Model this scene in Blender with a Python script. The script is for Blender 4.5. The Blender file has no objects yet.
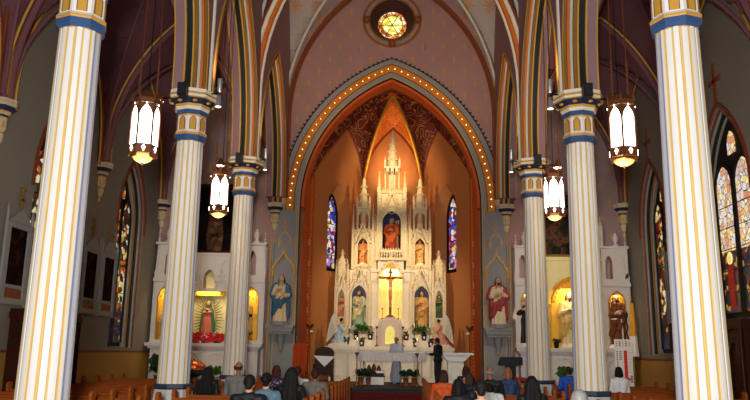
import bpy, math, random
import numpy as np
from mathutils import Vector, Matrix
random.seed(7)
PI = math.pi
SC = bpy.context.scene
COL = SC.collection

# ---------------------------------------------------------------- camera, world, lights, exposure
F_PX, PITCH, YAW, ROLL = 723.0, 0.20653, -0.03685, -0.01522
EYE = Vector((0.4013, 0.0, 1.65))
def make_camera():
    fw = Vector((math.sin(YAW)*math.cos(PITCH), math.cos(YAW)*math.cos(PITCH), math.sin(PITCH)))
    r = Vector((math.cos(YAW), -math.sin(YAW), 0)); u = r.cross(fw)
    c, s = math.cos(ROLL), math.sin(ROLL)
    r2 = c*r - s*u; u2 = s*r + c*u
    cd = bpy.data.cameras.new('camera'); cd.sensor_width = 36; cd.lens = 36*F_PX/750
    cd.clip_start = .05; cd.clip_end = 200
    o = bpy.data.objects.new('camera', cd); COL.objects.link(o)
    m = Matrix((r2, u2, -fw)).transposed().to_4x4(); m.translation = EYE
    o.matrix_world = m; SC.camera = o
make_camera()

world = bpy.data.worlds.new('world'); SC.world = world; world.use_nodes = True
bg = world.node_tree.nodes['Background']
bg.inputs[0].default_value = (0.75, 0.82, 1.0, 1); bg.inputs[1].default_value = 0.02

def light(name, kind, loc, energy, color=(1, 1, 1), size=.3, target=None, spot=60, blend=.6, sizey=None):
    d = bpy.data.lights.new(name, kind); d.energy = energy; d.color = color
    if kind == 'AREA':
        d.size = size
        if sizey: d.shape = 'RECTANGLE'; d.size_y = sizey
    else:
        d.shadow_soft_size = size
    if kind == 'SPOT': d.spot_size = math.radians(spot); d.spot_blend = blend
    o = bpy.data.objects.new(name, d); COL.objects.link(o); o.location = loc
    if target is not None:
        o.rotation_euler = (Vector(target)-Vector(loc)).to_track_quat('-Z', 'Y').to_euler()
    return o
WARM = (1.0, .70, .36)
light('rear_flash', 'AREA', (.1, -.9, 2.2), 1620, (1.0, .99, .975), .7, (0.1, 20, 5.0))
# flood lamps hidden behind the chancel arch piers, aimed at the high altar
for sx in (-1, 1):
    light('chancel_spot', 'SPOT', (sx*2.95, 27.25, 7.6), 800, (1, .78, .50), .25, (sx*-.2, 31.3, 4.2), 62, .8)
    light('chancel_spot', 'SPOT', (sx*2.3, 27.3, 9.6), 700, (1, .74, .42), .2, (0, 31.6, 9.3), 46, .8)
light('niche_lamp', 'AREA', (0, 31.35, 5.15), 60, (1, .72, .25), .5, (0, 31.5, 3.4))
light('apse_uplight', 'SPOT', (0, 31.9, 8.4), 300, (1, .62, .26), .2, (0, 33.1, 11.2), 100, .9)
SC.view_settings.view_transform = 'Standard'
SC.view_settings.look = 'None'
SC.view_settings.exposure = 0.0
SC.view_settings.gamma = 1.0
SC.view_settings.use_curve_mapping = False
SC.cycles.use_denoising = True
SC.cycles.max_bounces = 6
SC.cycles.diffuse_bounces = 4
SC.cycles.sample_clamp_indirect = 4

# ---------------------------------------------------------------- materials
def lin(r, g, b):
    f = lambda c: c/12.92 if c <= .04045 else ((c+.055)/1.055)**2.4
    return (f(r/255), f(g/255), f(b/255), 1)
class NT:
    def __init__(s, m):
        m.use_nodes = True; s.t = m.node_tree; s.n = s.t.nodes; s.bsdf = s.n['Principled BSDF']
    def new(s, k, **kw):
        n = s.n.new(k)
        for a, b in kw.items(): setattr(n, a, b)
        return n
    def put(s, inp, v):
        if isinstance(v, (int, float)): inp.default_value = v
        elif isinstance(v, (tuple, list)): inp.default_value = v
        else: s.t.links.new(v, inp)
    def m(s, op, a, b=0.0, c=0.0):
        n = s.new('ShaderNodeMath', operation=op)
        for i, v in enumerate((a, b, c)): s.put(n.inputs[i], v)
        return n.outputs[0]
    def coord(s):
        tc = s.new('ShaderNodeTexCoord'); sx = s.new('ShaderNodeSeparateXYZ')
        s.t.links.new(tc.outputs['Object'], sx.inputs[0]); return tc.outputs['Object'], sx.outputs
    def noise(s, scale, detail=3, vec=None):
        n = s.new('ShaderNodeTexNoise'); n.inputs['Scale'].default_value = scale; n.inputs['Detail'].default_value = detail
        s.t.links.new(vec if vec is not None else s.coord()[0], n.inputs['Vector']); return n.outputs['Fac']
    def mix(s, f, a, b):
        n = s.new('ShaderNodeMix', data_type='RGBA')
        s.put(n.inputs[0], f); s.put(n.inputs[6], a); s.put(n.inputs[7], b); return n.outputs[2]
    def ramp(s, f, stops, const=False):
        n = s.new('ShaderNodeValToRGB'); cr = n.color_ramp
        if const: cr.interpolation = 'CONSTANT'
        while len(cr.elements) < len(stops): cr.elements.new(.5)
        for e, (p, c) in zip(cr.elements, stops): e.position = p; e.color = c
        s.put(n.inputs[0], f); return n.outputs[0]
def darker(c, k): return (c[0]*k, c[1]*k, c[2]*k, 1)
def mat(name, rgb, rough=.6, metal=0., var=.14, scale=5., bump=0., spec=.3):
    m = bpy.data.materials.new(name); t = NT(m); c = lin(*rgb)
    f = t.noise(scale)
    t.put(t.bsdf.inputs['Base Color'], t.mix(f, darker(c, 1-var), darker(c, 1+var)))
    t.bsdf.inputs['Roughness'].default_value = rough; t.bsdf.inputs['Metallic'].default_value = metal
    t.bsdf.inputs['Specular IOR Level'].default_value = spec
    if bump:
        b = t.new('ShaderNodeBump'); b.inputs['Strength'].default_value = bump; b.inputs['Distance'].default_value = .02
        t.put(b.inputs['Height'], t.noise(scale*6, 5)); t.put(t.bsdf.inputs['Normal'], b.outputs[0])
    return m
def glow(name, rgb, strength, var=.0):
    m = bpy.data.materials.new(name); t = NT(m); c = lin(*rgb)
    t.put(t.bsdf.inputs['Base Color'], darker(c, .3))
    t.put(t.bsdf.inputs['Emission Color'], t.mix(t.noise(4), darker(c, 1-var), c)); t.bsdf.inputs['Emission Strength'].default_value = strength
    return m
def wood(name, rgb, scale=3., rough=.45, axis=0):
    m = bpy.data.materials.new(name); t = NT(m); c = lin(*rgb)
    mp = t.new('ShaderNodeMapping'); sc = [9., 9., 9.]; sc[axis] = .7; mp.inputs['Scale'].default_value = sc
    t.t.links.new(t.coord()[0], mp.inputs['Vector'])
    f = t.noise(scale, 6, mp.outputs[0])
    t.put(t.bsdf.inputs['Base Color'], t.ramp(f, [(.3, darker(c, .55)), (.7, darker(c, 1.15))]))
    t.bsdf.inputs['Roughness'].default_value = rough; t.bsdf.inputs['Specular IOR Level'].default_value = .12
    return m
def stencil(name, rgb, gold, ca, cb, sx, sz, shape, arm=.15, wid=.035, rough=.75):
    """painted plaster with a staggered grid of stencilled gold motifs"""
    m = bpy.data.materials.new(name); t = NT(m); c = lin(*rgb)
    _, o = t.coord(); A, B = o[ca], o[cb]
    row = t.m('FLOOR', t.m('DIVIDE', B, sz))
    sh = t.m('MULTIPLY', t.m('MODULO', t.m('ABSOLUTE', row), 2.0), .5)
    fx = t.m('SUBTRACT', t.m('FRACT', t.m('ADD', t.m('ADD', t.m('DIVIDE', A, sx), sh), 100.0)), .5)
    fz = t.m('SUBTRACT', t.m('FRACT', t.m('DIVIDE', B, sz)), .5)
    dx = t.m('MULTIPLY', fx, sx); dz = t.m('MULTIPLY', fz, sz)
    ax, az = t.m('ABSOLUTE', dx), t.m('ABSOLUTE', dz)
    if shape == 'cross':
        v = t.m('MULTIPLY', t.m('LESS_THAN', ax, wid), t.m('LESS_THAN', az, arm))
        h = t.m('MULTIPLY', t.m('LESS_THAN', t.m('ABSOLUTE', t.m('SUBTRACT', dz, .02)), wid), t.m('LESS_THAN', ax, arm*.62))
        k = t.m('MAXIMUM', v, h)
    else:
        d1 = t.m('MULTIPLY', t.m('ABSOLUTE', t.m('ADD', dx, dz)), .7071); d2 = t.m('MULTIPLY', t.m('ABSOLUTE', t.m('SUBTRACT', dx, dz)), .7071)
        mn = t.m('MINIMUM', t.m('MINIMUM', ax, az), t.m('MINIMUM', d1, d2))
        rr = t.m('SQRT', t.m('ADD', t.m('MULTIPLY', dx, dx), t.m('MULTIPLY', dz, dz)))
        k = t.m('MULTIPLY', t.m('LESS_THAN', mn, wid), t.m('LESS_THAN', rr, arm))
    f = t.noise(1.3)
    base = t.mix(f, darker(c, .86), darker(c, 1.14))
    t.put(t.bsdf.inputs['Base Color'], t.mix(t.m('MULTIPLY', k, .8), base, lin(*gold)))
    t.bsdf.inputs['Roughness'].default_value = rough; t.bsdf.inputs['Specular IOR Level'].default_value = .15
    return m
def stained(name, stops, scale, strength, lead=.035):
    m = bpy.data.materials.new(name); t = NT(m)
    v = t.new('ShaderNodeTexVoronoi'); v.inputs['Scale'].default_value = scale
    e = t.new('ShaderNodeTexVoronoi', feature='DISTANCE_TO_EDGE'); e.inputs['Scale'].default_value = scale
    co = t.coord()[0]; t.t.links.new(co, v.inputs['Vector']); t.t.links.new(co, e.inputs['Vector'])
    sp = t.new('ShaderNodeSeparateColor'); t.t.links.new(v.outputs['Color'], sp.inputs[0])
    col = t.ramp(sp.outputs[0], [(i/len(stops), lin(*c)) for i, c in enumerate(stops)], True)
    k = t.m('GREATER_THAN', e.outputs['Distance'], lead)
    t.put(t.bsdf.inputs['Base Color'], (.01, .01, .01, 1)); t.bsdf.inputs['Roughness'].default_value = .3
    t.put(t.bsdf.inputs['Emission Color'], t.mix(k, (0, 0, 0, 1), col)); t.bsdf.inputs['Emission Strength'].default_value = strength
    return m
def painting(name, stops, scale, seed):
    m = bpy.data.materials.new(name); t = NT(m)
    mp = t.new('ShaderNodeMapping'); mp.inputs['Location'].default_value = (seed, seed*.7, seed*1.3)
    t.t.links.new(t.coord()[0], mp.inputs['Vector'])
    n = t.new('ShaderNodeTexNoise'); n.inputs['Scale'].default_value = scale; n.inputs['Detail'].default_value = 5; n.inputs['Distortion'].default_value = 1.2
    t.t.links.new(mp.outputs[0], n.inputs['Vector'])
    t.put(t.bsdf.inputs['Base Color'], t.ramp(n.outputs['Fac'], [(p, lin(*c)) for p, c in stops])); t.bsdf.inputs['Roughness'].default_value = .9; t.bsdf.inputs['Specular IOR Level'].default_value = .05
    return m
def scrollwork(name, rgb, ink, scale):
    m = bpy.data.materials.new(name); t = NT(m); c = lin(*rgb)
    w = t.new('ShaderNodeTexNoise'); w.inputs['Scale'].default_value = scale; w.inputs['Detail'].default_value = .6; w.inputs['Distortion'].default_value = 1.1
    t.t.links.new(t.coord()[0], w.inputs['Vector'])
    k = t.m('LESS_THAN', t.m('ABSOLUTE', t.m('SUBTRACT', t.m('FRACT', t.m('MULTIPLY', w.outputs['Fac'], 7.0)), .5)), .11)
    t.put(t.bsdf.inputs['Base Color'], t.mix(t.m('MULTIPLY', k, .8), t.mix(t.noise(3), darker(c, .7), darker(c, 1.3)), lin(*ink)))
    t.bsdf.inputs['Roughness'].default_value = .6
    return m
M = {}
def mk(): 
    W = M
    W['white'] = mat('column_white', (234, 231, 225), .5, var=.05, scale=3)
    W['trimwhite'] = mat('ivory_paint', (238, 228, 208), .5, var=.06)
    W['gold'] = mat('gold_paint', (206, 154, 62), .5, .05, var=.12)
    W['bluegrey'] = mat('groove_grey', (150, 152, 168), .6, var=.06)
    W['blue'] = mat('blue_paint', (54, 84, 128), .5, var=.1)
    W['navy'] = mat('navy_paint', (30, 42, 72), .5, var=.2, scale=14)
    W['black'] = mat('black_green_paint', (26, 30, 30), .6)
    W['mauve'] = mat('mauve_plaster', (150, 118, 122), .8, var=.07, scale=1.2, spec=.1)
    W['mauvedark'] = mat('plum_plaster', (122, 78, 84), .85, var=.1, scale=.9, spec=.1)
    W['pinkgrey'] = mat('pink_grey_paint', (178, 152, 152), .7, var=.05)
    W['shaftgrey'] = mat('pale_grey_paint', (196, 194, 186), .6, var=.05)
    W['orange'] = mat('orange_paint', (206, 112, 38), .55, var=.1)
    W['rust'] = mat('rust_paint', (128, 60, 32), .6, var=.12)
    W['brown'] = mat('ochre_brown_paint', (140, 98, 40), .6, var=.12)
    W['wallgrey'] = mat('grey_olive_plaster', (132, 124, 112), .85, var=.08, scale=.8, spec=.1)
    W['dado'] = mat('ochre_dado', (168, 124, 54), .7, var=.15, scale=1.)
    W['stonegrey'] = mat('chancel_grey', (140, 138, 134), .7, var=.07, scale=1.5)
    W['nichegrey'] = mat('niche_grey', (142, 138, 142), .7, var=.1)
    W['apse'] = mat('apse_tan', (196, 128, 72), .75, var=.08, scale=.7)
    W['apsered'] = mat('chancel_orange', (200, 84, 22), .7, var=.12, scale=1.)
    W['soffit'] = scrollwork('red_scroll_vault', (96, 22, 14), (190, 128, 70), 1.5)
    W['vaultgold'] = scrollwork('gold_scroll_vault', (196, 100, 38), (240, 180, 90), 2.4)
    W['marble'] = mat('altar_marble', (232, 218, 190), .4, var=.07, scale=6)
    W['carved'] = mat('carved_ivory', (232, 212, 168), .5, var=.16, scale=9, bump=.9)
    W['sidewhite'] = mat('side_altar_white', (208, 198, 192), .55, var=.06)
    W['sidepink'] = mat('side_altar_pink', (170, 138, 132), .6, var=.08)
    W['nichelit'] = mat('niche_cream', (240, 224, 160), .6, var=.04)
    W['stripe'] = mat('yellow_gold_stripe', (220, 184, 110), .5, var=.08)
    W['stripedge'] = mat('taupe_line', (168, 140, 118), .6, var=.08)
    W['cream'] = mat('aged_cream', (200, 182, 150), .55, var=.1)
    W['bandgold'] = mat('arch_gold', (206, 124, 26), .5, var=.12)
    W['basenavy'] = mat('base_navy', (48, 60, 84), .5, var=.1)
    W['goldleaf'] = mat('gold_leaf', (214, 164, 60), .35, .5, var=.18, scale=10)
    W['goldniche'] = mat('gold_niche', (224, 178, 60), .6, .0, var=.12, scale=5)
    W['brass'] = mat('brass', (150, 100, 40), .35, .8, var=.15)
    W['bronze'] = mat('bronze_dark', (112, 64, 34), .45, .3, var=.2)
    W['iron'] = mat('black_metal', (18, 18, 20), .45, .3)
    W['silver'] = mat('silver_can', (190, 190, 196), .35, .7)
    W['lantern'] = glow('lantern_glass', (255, 246, 238), 9.0)
    W['lanternwarm'] = glow('lantern_bowl', (255, 205, 120), 1.6, .35)
    W['bulb'] = glow('bulb_glow', (255, 236, 190), 3.6)
    W['lens'] = glow('lamp_lens', (255, 214, 180), 9.0)
    W['candle'] = mat('candle_wax', (245, 238, 220), .5)
    W['flame'] = glow('flame', (255, 190, 90), 8.0)
    W['oak'] = wood('honey_oak', (156, 74, 22), rough=.6)
    W['oakx'] = wood('honey_oak_end', (164, 84, 30), axis=2, rough=.6)
    W['darkwood'] = wood('dark_walnut', (58, 26, 14))
    W['redwood'] = wood('orange_wood', (176, 66, 16), rough=.75, axis=2)
    W['floor'] = mat('nave_floor', (96, 74, 58), .5, var=.15)
    W['carpet'] = mat('red_carpet', (104, 12, 14), .9, var=.2, scale=20)
    W['step'] = mat('dark_step', (26, 14, 11), .6, var=.2)
    W['cloth'] = mat('white_cloth', (232, 228, 224), .8, var=.04)
    W['lace'] = mat('lace_cloth', (204, 198, 196), .85, var=.18, scale=26)
    W['leaf'] = mat('leaf_green', (52, 92, 34), .5, var=.35, scale=12)
    W['leafdark'] = mat('leaf_dark', (26, 52, 24), .5, var=.35, scale=12)
    W['redflower'] = mat('poinsettia_red', (196, 18, 34), .6, var=.2, scale=12)
    W['pot'] = mat('dark_foil_pot', (44, 24, 20), .4, .2)
    W['terracotta'] = mat('terracotta_pot', (150, 82, 48), .7)
    W['copper'] = mat('copper', (214, 112, 58), .3, .8, var=.12)
    W['paper'] = mat('white_paper', (240, 238, 230), .8, var=.03)
    W['redink'] = mat('red_ink', (222, 52, 38), .7, var=.05)
    W['darkink'] = mat('dark_ink', (52, 44, 48), .7)
    W['flagyellow'] = mat('yellow_flag', (226, 158, 30), .7, var=.1)
    W['canvasL'] = painting('dark_canvas', [(.35, (8, 8, 9)), (.62, (26, 16, 14)), (.8, (60, 34, 26))], 1.1, 3.1)
    W['canvasR'] = painting('figure_canvas', [(.3, (16, 18, 18)), (.47, (50, 44, 36)), (.56, (104, 70, 50)), (.66, (70, 34, 32)), (.8, (70, 84, 80))], 1.8, 7.7)
    W['canvasS'] = painting('station_canvas', [(.3, (10, 5, 4)), (.55, (34, 14, 10)), (.75, (70, 36, 24))], 2.6, 1.7)
    W['canvasG'] = painting('golden_canvas', [(.3, (60, 28, 12)), (.55, (150, 90, 34)), (.75, (196, 140, 62))], 2.6, 5.7)
    W['lead'] = mat('window_lead', (20, 16, 16), .6)
    W['glass_pale'] = stained('glass_pale', [(250, 236, 214), (238, 190, 150), (255, 232, 170), (230, 224, 220), (226, 150, 110), (250, 214, 130), (214, 190, 180)], 6.5, .95)
    W['glass_fig'] = stained('glass_dark', [(30, 22, 40), (120, 40, 24), (24, 52, 44), (60, 40, 80), (200, 150, 60), (40, 24, 20), (20, 40, 70)], 7., .7)
    W['glass_warm'] = stained('glass_warm', [(40, 22, 16), (210, 90, 30), (60, 84, 50), (230, 200, 110), (90, 30, 20), (240, 230, 190), (60, 40, 30)], 6., .75)
    W['glass_blue'] = stained('glass_blue', [(60, 80, 190), (220, 210, 220), (150, 30, 36), (40, 50, 120), (236, 226, 200), (180, 130, 190), (240, 190, 90)], 5.5, 1.0)
    W['glass_rose'] = stained('glass_rose', [(236, 214, 60), (250, 240, 140), (196, 180, 40), (250, 248, 200)], 9., 1.6, .02)
    W['glass_rim'] = stained('glass_rim', [(226, 120, 60), (250, 230, 170), (180, 60, 40), (240, 180, 80)], 8., 1.2)
    W['gold_pane'] = glow('gold_pane', (250, 214, 110), 1.3, .3)
    W['red_pane'] = glow('red_pane', (160, 26, 16), .6, .5)
    W['green_pane'] = glow('green_pane', (60, 120, 84), .6, .5)
    W['face_pane'] = glow('face_pane', (240, 196, 150), 1.0, .2)
    W['skin'] = mat('skin', (198, 142, 112), .5, var=.06)
    W['skintan'] = mat('skin_tan', (150, 98, 72), .5, var=.06)
    W['hairblack'] = mat('hair_black', (14, 11, 10), .75, var=.3, scale=30)
    W['hairbrown'] = mat('hair_brown', (52, 30, 20), .75, var=.3, scale=30)
    W['hairred'] = mat('hair_auburn', (66, 28, 22), .75, var=.3, scale=30)
    W['hairblonde'] = mat('hair_light_brown', (140, 92, 56), .5, var=.3, scale=30)
    W['hairgrey'] = mat('hair_grey', (128, 124, 122), .55, var=.25, scale=30)
    W['starvault'] = stencil('star_vault', (172, 158, 152), (196, 130, 54), 0, 2, .82, 1.0, 'star', .24, .03)
    W['crosswall'] = stencil('cross_wall', (164, 126, 120), (196, 142, 76), 0, 2, .8, .5, 'cross', .15, .022)
    W['endwall'] = stencil('end_wall', (158, 130, 130), (196, 150, 80), 0, 2, .62, .62, 'cross', .16, .03)
mk()
def paint(rgb, rough=.6, var=.08, metal=0.):
    k = 'paint_%d_%d_%d' % rgb
    if k not in M: M[k] = mat(k, rgb, rough, metal, var, 8)
    return M[k]

# ---------------------------------------------------------------- mesh helpers
def arch(hw, rise, zs, n=14, hc=0.):
    """pointed arch as (u, z) points from the left springing over the apex to the right springing"""
    L = []
    if rise >= hw:
        R = (hw*hw+rise*rise)/(2*hw); c = R-hw; th = math.acos(max(-1, min(1, c/R)))
        for i in range(n+1):
            a = PI-th*0 - (PI-(PI-th))*i/n
            L.append((c+R*math.cos(a), R*math.sin(a)))
    else:
        for i in range(n+1):
            a = PI-PI/2*i/n; L.append((hw*math.cos(a), rise*math.sin(a)))
    L[-1] = (0., rise); L[0] = (-hw, 0.)
    P = [(hc+u, zs+z) for u, z in L]
    return P+[(hc-u, zs+z) for u, z in reversed(L[:-1])]
class MB:
    def __init__(s): s.v = []; s.f = []; s.mi = []; s.sm = []; s.T = None
    def add(s, vs, fs, m=0, smooth=False):
        b = len(s.v)
        if s.T is not None: vs = [s.T(Vector(p)) for p in vs]
        s.v += [tuple(p) for p in vs]
        for i, f in enumerate(fs):
            s.f.append([b+j for j in f]); s.mi.append(m[i] if isinstance(m, list) else m); s.sm.append(smooth)
        return s
    def box(s, x0, x1, y0, y1, z0, z1, m=0):
        return s.add([(x0, y0, z0), (x1, y0, z0), (x1, y1, z0), (x0, y1, z0), (x0, y0, z1), (x1, y0, z1), (x1, y1, z1), (x0, y1, z1)],
                     [(0, 3, 2, 1), (4, 5, 6, 7), (0, 1, 5, 4), (1, 2, 6, 5), (2, 3, 7, 6), (3, 0, 4, 7)], m)
    def lathe(s, prof, n=16, c=(0, 0, 0), m=0, rot=0., smooth=True, sx=1., sy=1., cap=True):
        vs = []; fs = []; ms = []
        for r, z in prof:
            for k in range(n):
                a = rot+2*PI*k/n; vs.append((c[0]+sx*r*math.cos(a), c[1]+sy*r*math.sin(a), c[2]+z))
        for i in range(len(prof)-1):
            for k in range(n):
                k2 = (k+1) % n; fs.append((i*n+k, i*n+k2, (i+1)*n+k2, (i+1)*n+k)); ms.append(m[i] if isinstance(m, list) else m)
        s.add(vs, fs, ms, smooth)
        if cap:
            b = len(prof)-1; q = len(vs)
            s.add(vs[:n], [tuple(range(n-1, -1, -1))], ms[0]); s.add(vs[b*n:], [tuple(range(n))], ms[-1])
        return s
    def tube(s, pts, r, n=8, m=0, cap=True, smooth=True, closed=False):
        P = [Vector(p) for p in pts]; N = len(P); R = r if isinstance(r, (list, tuple)) else [r]*N
        t0 = (P[1]-P[0]).normalized(); up = Vector((0, 0, 1)) if abs(t0.z) < .9 else Vector((1, 0, 0))
        nn = (up-t0*up.dot(t0)).normalized(); vs = []; fs = []
        for i in range(N):
            if closed: t = (P[(i+1) % N]-P[i-1]).normalized()
            else: t = (P[min(i+1, N-1)]-P[max(i-1, 0)]).normalized()
            nn = (nn-t*nn.dot(t)); nn = nn.normalized() if nn.length > 1e-6 else Vector((1, 0, 0)); b = t.cross(nn)
            for k in range(n):
                a = 2*PI*k/n; vs.append(P[i]+R[i]*(math.cos(a)*nn+math.sin(a)*b))
        for i in range(N if closed else N-1):
            j = (i+1) % N
            for k in range(n):
                k2 = (k+1) % n; fs.append((i*n+k, i*n+k2, j*n+k2, j*n+k))
        s.add(vs, fs, m, smooth)
        if cap and not closed: s.add(vs[:n], [tuple(range(n-1, -1, -1))], m); s.add(vs[-n:], [tuple(range(n))], m)
        return s
    def sweep(s, pts, sect, ref, m=0, closed=False, smooth=False):
        """sweep a closed 2D section (a along the in-plane normal, b along ref) along a planar path"""
        P = [Vector(p) for p in pts]; ref = Vector(ref).normalized(); N = len(P); k_ = len(sect); vs = []; fs = []; ms = []
        for i in range(N):
            if closed: d1 = P[i]-P[i-1]; d2 = P[(i+1) % N]-P[i]
            else: d1 = P[i]-P[i-1] if i else P[1]-P[0]; d2 = P[i+1]-P[i] if i < N-1 else d1
            d1 = d1.normalized(); d2 = d2.normalized(); t = (d1+d2).normalized(); nn = ref.cross(t).normalized()
            q = 1/max(.35, nn.dot(ref.cross(d2).normalized()))
            for a, b in sect: vs.append(P[i]+nn*a*q+ref*b)
        for i in range(N if closed else N-1):
            j = (i+1) % N
            for k in range(k_):
                k2 = (k+1) % k_; fs.append((i*k_+k, i*k_+k2, j*k_+k2, j*k_+k)); ms.append(m[k] if isinstance(m, list) else m)
        s.add(vs, fs, ms, smooth)
        if not closed:
            mm = m[0] if isinstance(m, list) else m
            s.add(vs[:k_], [tuple(range(k_-1, -1, -1))], mm); s.add(vs[-k_:], [tuple(range(k_))], mm)
        return s
    def prism(s, poly, y0, y1, m=0):
        """polygon in XZ extruded along Y"""
        n = len(poly); vs = [(x, y0, z) for x, z in poly]+[(x, y1, z) for x, z in poly]
        fs = [tuple(range(n)), tuple(range(2*n-1, n-1, -1))]+[(i, i+n, (i+1) % n+n, (i+1) % n) for i in range(n)]
        return s.add(vs, fs, m)
    def ball(s, c, r, n=10, k=7, m=0):
        r = r if isinstance(r, (tuple, list)) else (r, r, r); vs = [(c[0], c[1], c[2]-r[2])]; fs = []
        for i in range(1, k):
            a = -PI/2+PI*i/k
            for j in range(n): b = 2*PI*j/n; vs.append((c[0]+r[0]*math.cos(a)*math.cos(b), c[1]+r[1]*math.cos(a)*math.sin(b), c[2]+r[2]*math.sin(a)))
        vs.append((c[0], c[1], c[2]+r[2])); e = len(vs)-1
        for j in range(n):
            j2 = (j+1) % n; fs.append((0, 1+j2, 1+j)); fs.append((e, 1+(k-2)*n+j, 1+(k-2)*n+j2))
            for i in range(k-2): fs.append((1+i*n+j, 1+i*n+j2, 1+(i+1)*n+j2, 1+(i+1)*n+j))
        return s.add(vs, fs, m, True)
    def archwall(s, u0, u1, z0, z1, hole, v0, v1, m=0, mj=None, hole2=None, n=14, back=True):
        """panel in the u-z plane, front at v0 and back at v1, pierced by a pointed opening hole=(hc, hw, zb, zs, rise)"""
        mj = m if mj is None else mj
        H = [hole, hole2 or hole]; A = []
        for hc, hw, zb, zs, rise in H: A.append([(hc-hw, zb)]+arch(hw, rise, zs, n, hc)+[(hc+hw, zb)])
        for q, v in ((0, v0), (1, v1)):
            if q and not back: break
            a = A[q]; hc, hw, zb, zs, rise = H[q]
            P = lambda u, z: (u, v, z)
            s.add([P(u0, z0), P(hc-hw, z0), P(hc-hw, z1), P(u0, z1)], [(0, 1, 2, 3)], m)
            s.add([P(hc+hw, z0), P(u1, z0), P(u1, z1), P(hc+hw, z1)], [(0, 1, 2, 3)], m)
            if zb > z0+1e-4: s.add([P(hc-hw, z0), P(hc+hw, z0), P(hc+hw, zb), P(hc-hw, zb)], [(0, 1, 2, 3)], m)
            up = a[1:-1]
            for i in range(len(up)-1):
                s.add([P(*up[i]), P(*up[i+1]), P(up[i+1][0], z1), P(up[i][0], z1)], [(0, 1, 2, 3)], m)
        a, b = A
        for i in range(len(a)-1):
            s.add([(a[i][0], v0, a[i][1]), (a[i+1][0], v0, a[i+1][1]), (b[i+1][0], v1, b[i+1][1]), (b[i][0], v1, b[i][1])], [(0, 1, 2, 3)], mj)
        if hole[2] > z0+1e-4: s.add([(a[0][0], v0, a[0][1]), (a[-1][0], v0, a[-1][1]), (b[-1][0], v1, b[-1][1]), (b[0][0], v1, b[0][1])], [(0, 1, 2, 3)], mj)
        bot = [((u1, z0), (u0, z0))] if hole[2] > z0+1e-4 else [((u1, z0), (hole[0]+hole[1], z0)), ((hole[0]-hole[1], z0), (u0, z0))]
        for (p, q) in [((u0, z0), (u0, z1)), ((u0, z1), (u1, z1)), ((u1, z1), (u1, z0))]+bot:
            s.add([(p[0], v0, p[1]), (q[0], v0, q[1]), (q[0], v1, q[1]), (p[0], v1, p[1])], [(0, 1, 2, 3)], m)
        return s
    def archpane(s, hole, v0, v1, m=0, n=14):
        hc, hw, zb, zs, rise = hole; a = arch(hw, rise, zs, n, hc)
        return s.prism([(hc-hw, zb)]+a+[(hc+hw, zb)], v0, v1, m)
    def build(s, name, mats, parent=None, loc=None):
        me = bpy.data.meshes.new(name); me.from_pydata(s.v, [], s.f)
        for m in (mats if isinstance(mats, (list, tuple)) else [mats]): me.materials.append(M[m] if isinstance(m, str) else m)
        me.polygons.foreach_set('material_index', s.mi); me.polygons.foreach_set('use_smooth', s.sm); me.update()
        return link(name, me, parent, loc)
def link(name, me, parent=None, loc=None):
    o = bpy.data.objects.new(name, me); COL.objects.link(o)
    if parent is not None: o.parent = parent
    if loc is not None: o.location = loc
    return o
def tag(o, label, cat, group=None):
    o['label'] = label; o['category'] = cat; o['kind'] = 'thing'
    if group: o['group'] = group
    return o
def thing(name, label, cat, loc=(0, 0, 0), rz=0., group=None):
    o = bpy.data.objects.new(name, None); COL.objects.link(o); o.location = loc; o.rotation_euler = (0, 0, rz)
    o.empty_display_size = .1
    return tag(o, label, cat, group)
def struct(o): o['kind'] = 'structure'; return o
def dup(root, label, loc=None, rz=None, group=None):
    def cp(o, par):
        c = o.copy(); COL.objects.link(c)
        if par is not None: c.parent = par
        for ch in o.children: cp(ch, c)
        return c
    r = cp(root, None); r['label'] = label
    if loc is not None: r.location = loc
    if rz is not None: r.rotation_euler = (0, 0, rz)
    if group: r['group'] = group
    return r
def XY(x0, y0, ux, uy):
    """map local (u, v, z) onto a vertical plane through (x0, y0) with u along (ux, uy) and v along its left normal"""
    l = math.hypot(ux, uy); ux /= l; uy /= l
    return lambda p: Vector((x0+ux*p.x-uy*p.y, y0+uy*p.x+ux*p.y, p.z))
RECT = lambda a, b: [(-a, -b), (a, -b), (a, b), (-a, b)]

# ================================================================ THE BUILDING
YC = [4.01, 9.59, 15.17, 20.75, 26.30]      # column lines, the last one is the chancel wall
CX, AX = 4.25, 8.6                           # nave columns and aisle walls
NS, NR = 10.4, 6.1                           # nave vault springing and rise
AS, AR = 7.3, 4.5                            # aisle vault

mb = MB(); mb.box(-AX-.6, AX+.6, -3, 24.3, -.2, 0); struct(mb.build('floor', 'floor'))
mb = MB(); mb.box(-.95, .95, 4, 24.1, 0, .012); tag(mb.build('carpet_runner', 'carpet'), 'red carpet runner down the centre aisle towards the altar steps', 'carpet')
mb = MB()
for i in range(3): mb.box(-AX-.5, AX+.5, 24.1+.35*i, 26.2, .15*i, .15*(i+1)-.012, 0)
mb.box(-4.2, 4.2, 24.8, 33.6, .28, .438, 0)
struct(mb.build('floor_sanctuary', 'step'))
mb = MB()
for i in range(3): mb.box(-2.6, 2.6, 24.095+.35*i-.006, 24.1+.35*(i+1) if i < 2 else 26.0, .15*(i+1)-.012, .15*(i+1), 1 if i < 2 else 0)
for i in range(3): mb.box(-2.6, 2.6, 24.085+.35*i, 24.099+.35*i, .15*i, .15*(i+1), 1 if i == 1 else 0)
tag(mb.build('carpet_step_cover', ['step', 'carpet']), 'dark and red carpet covering the steps before the altar', 'carpet')

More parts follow.
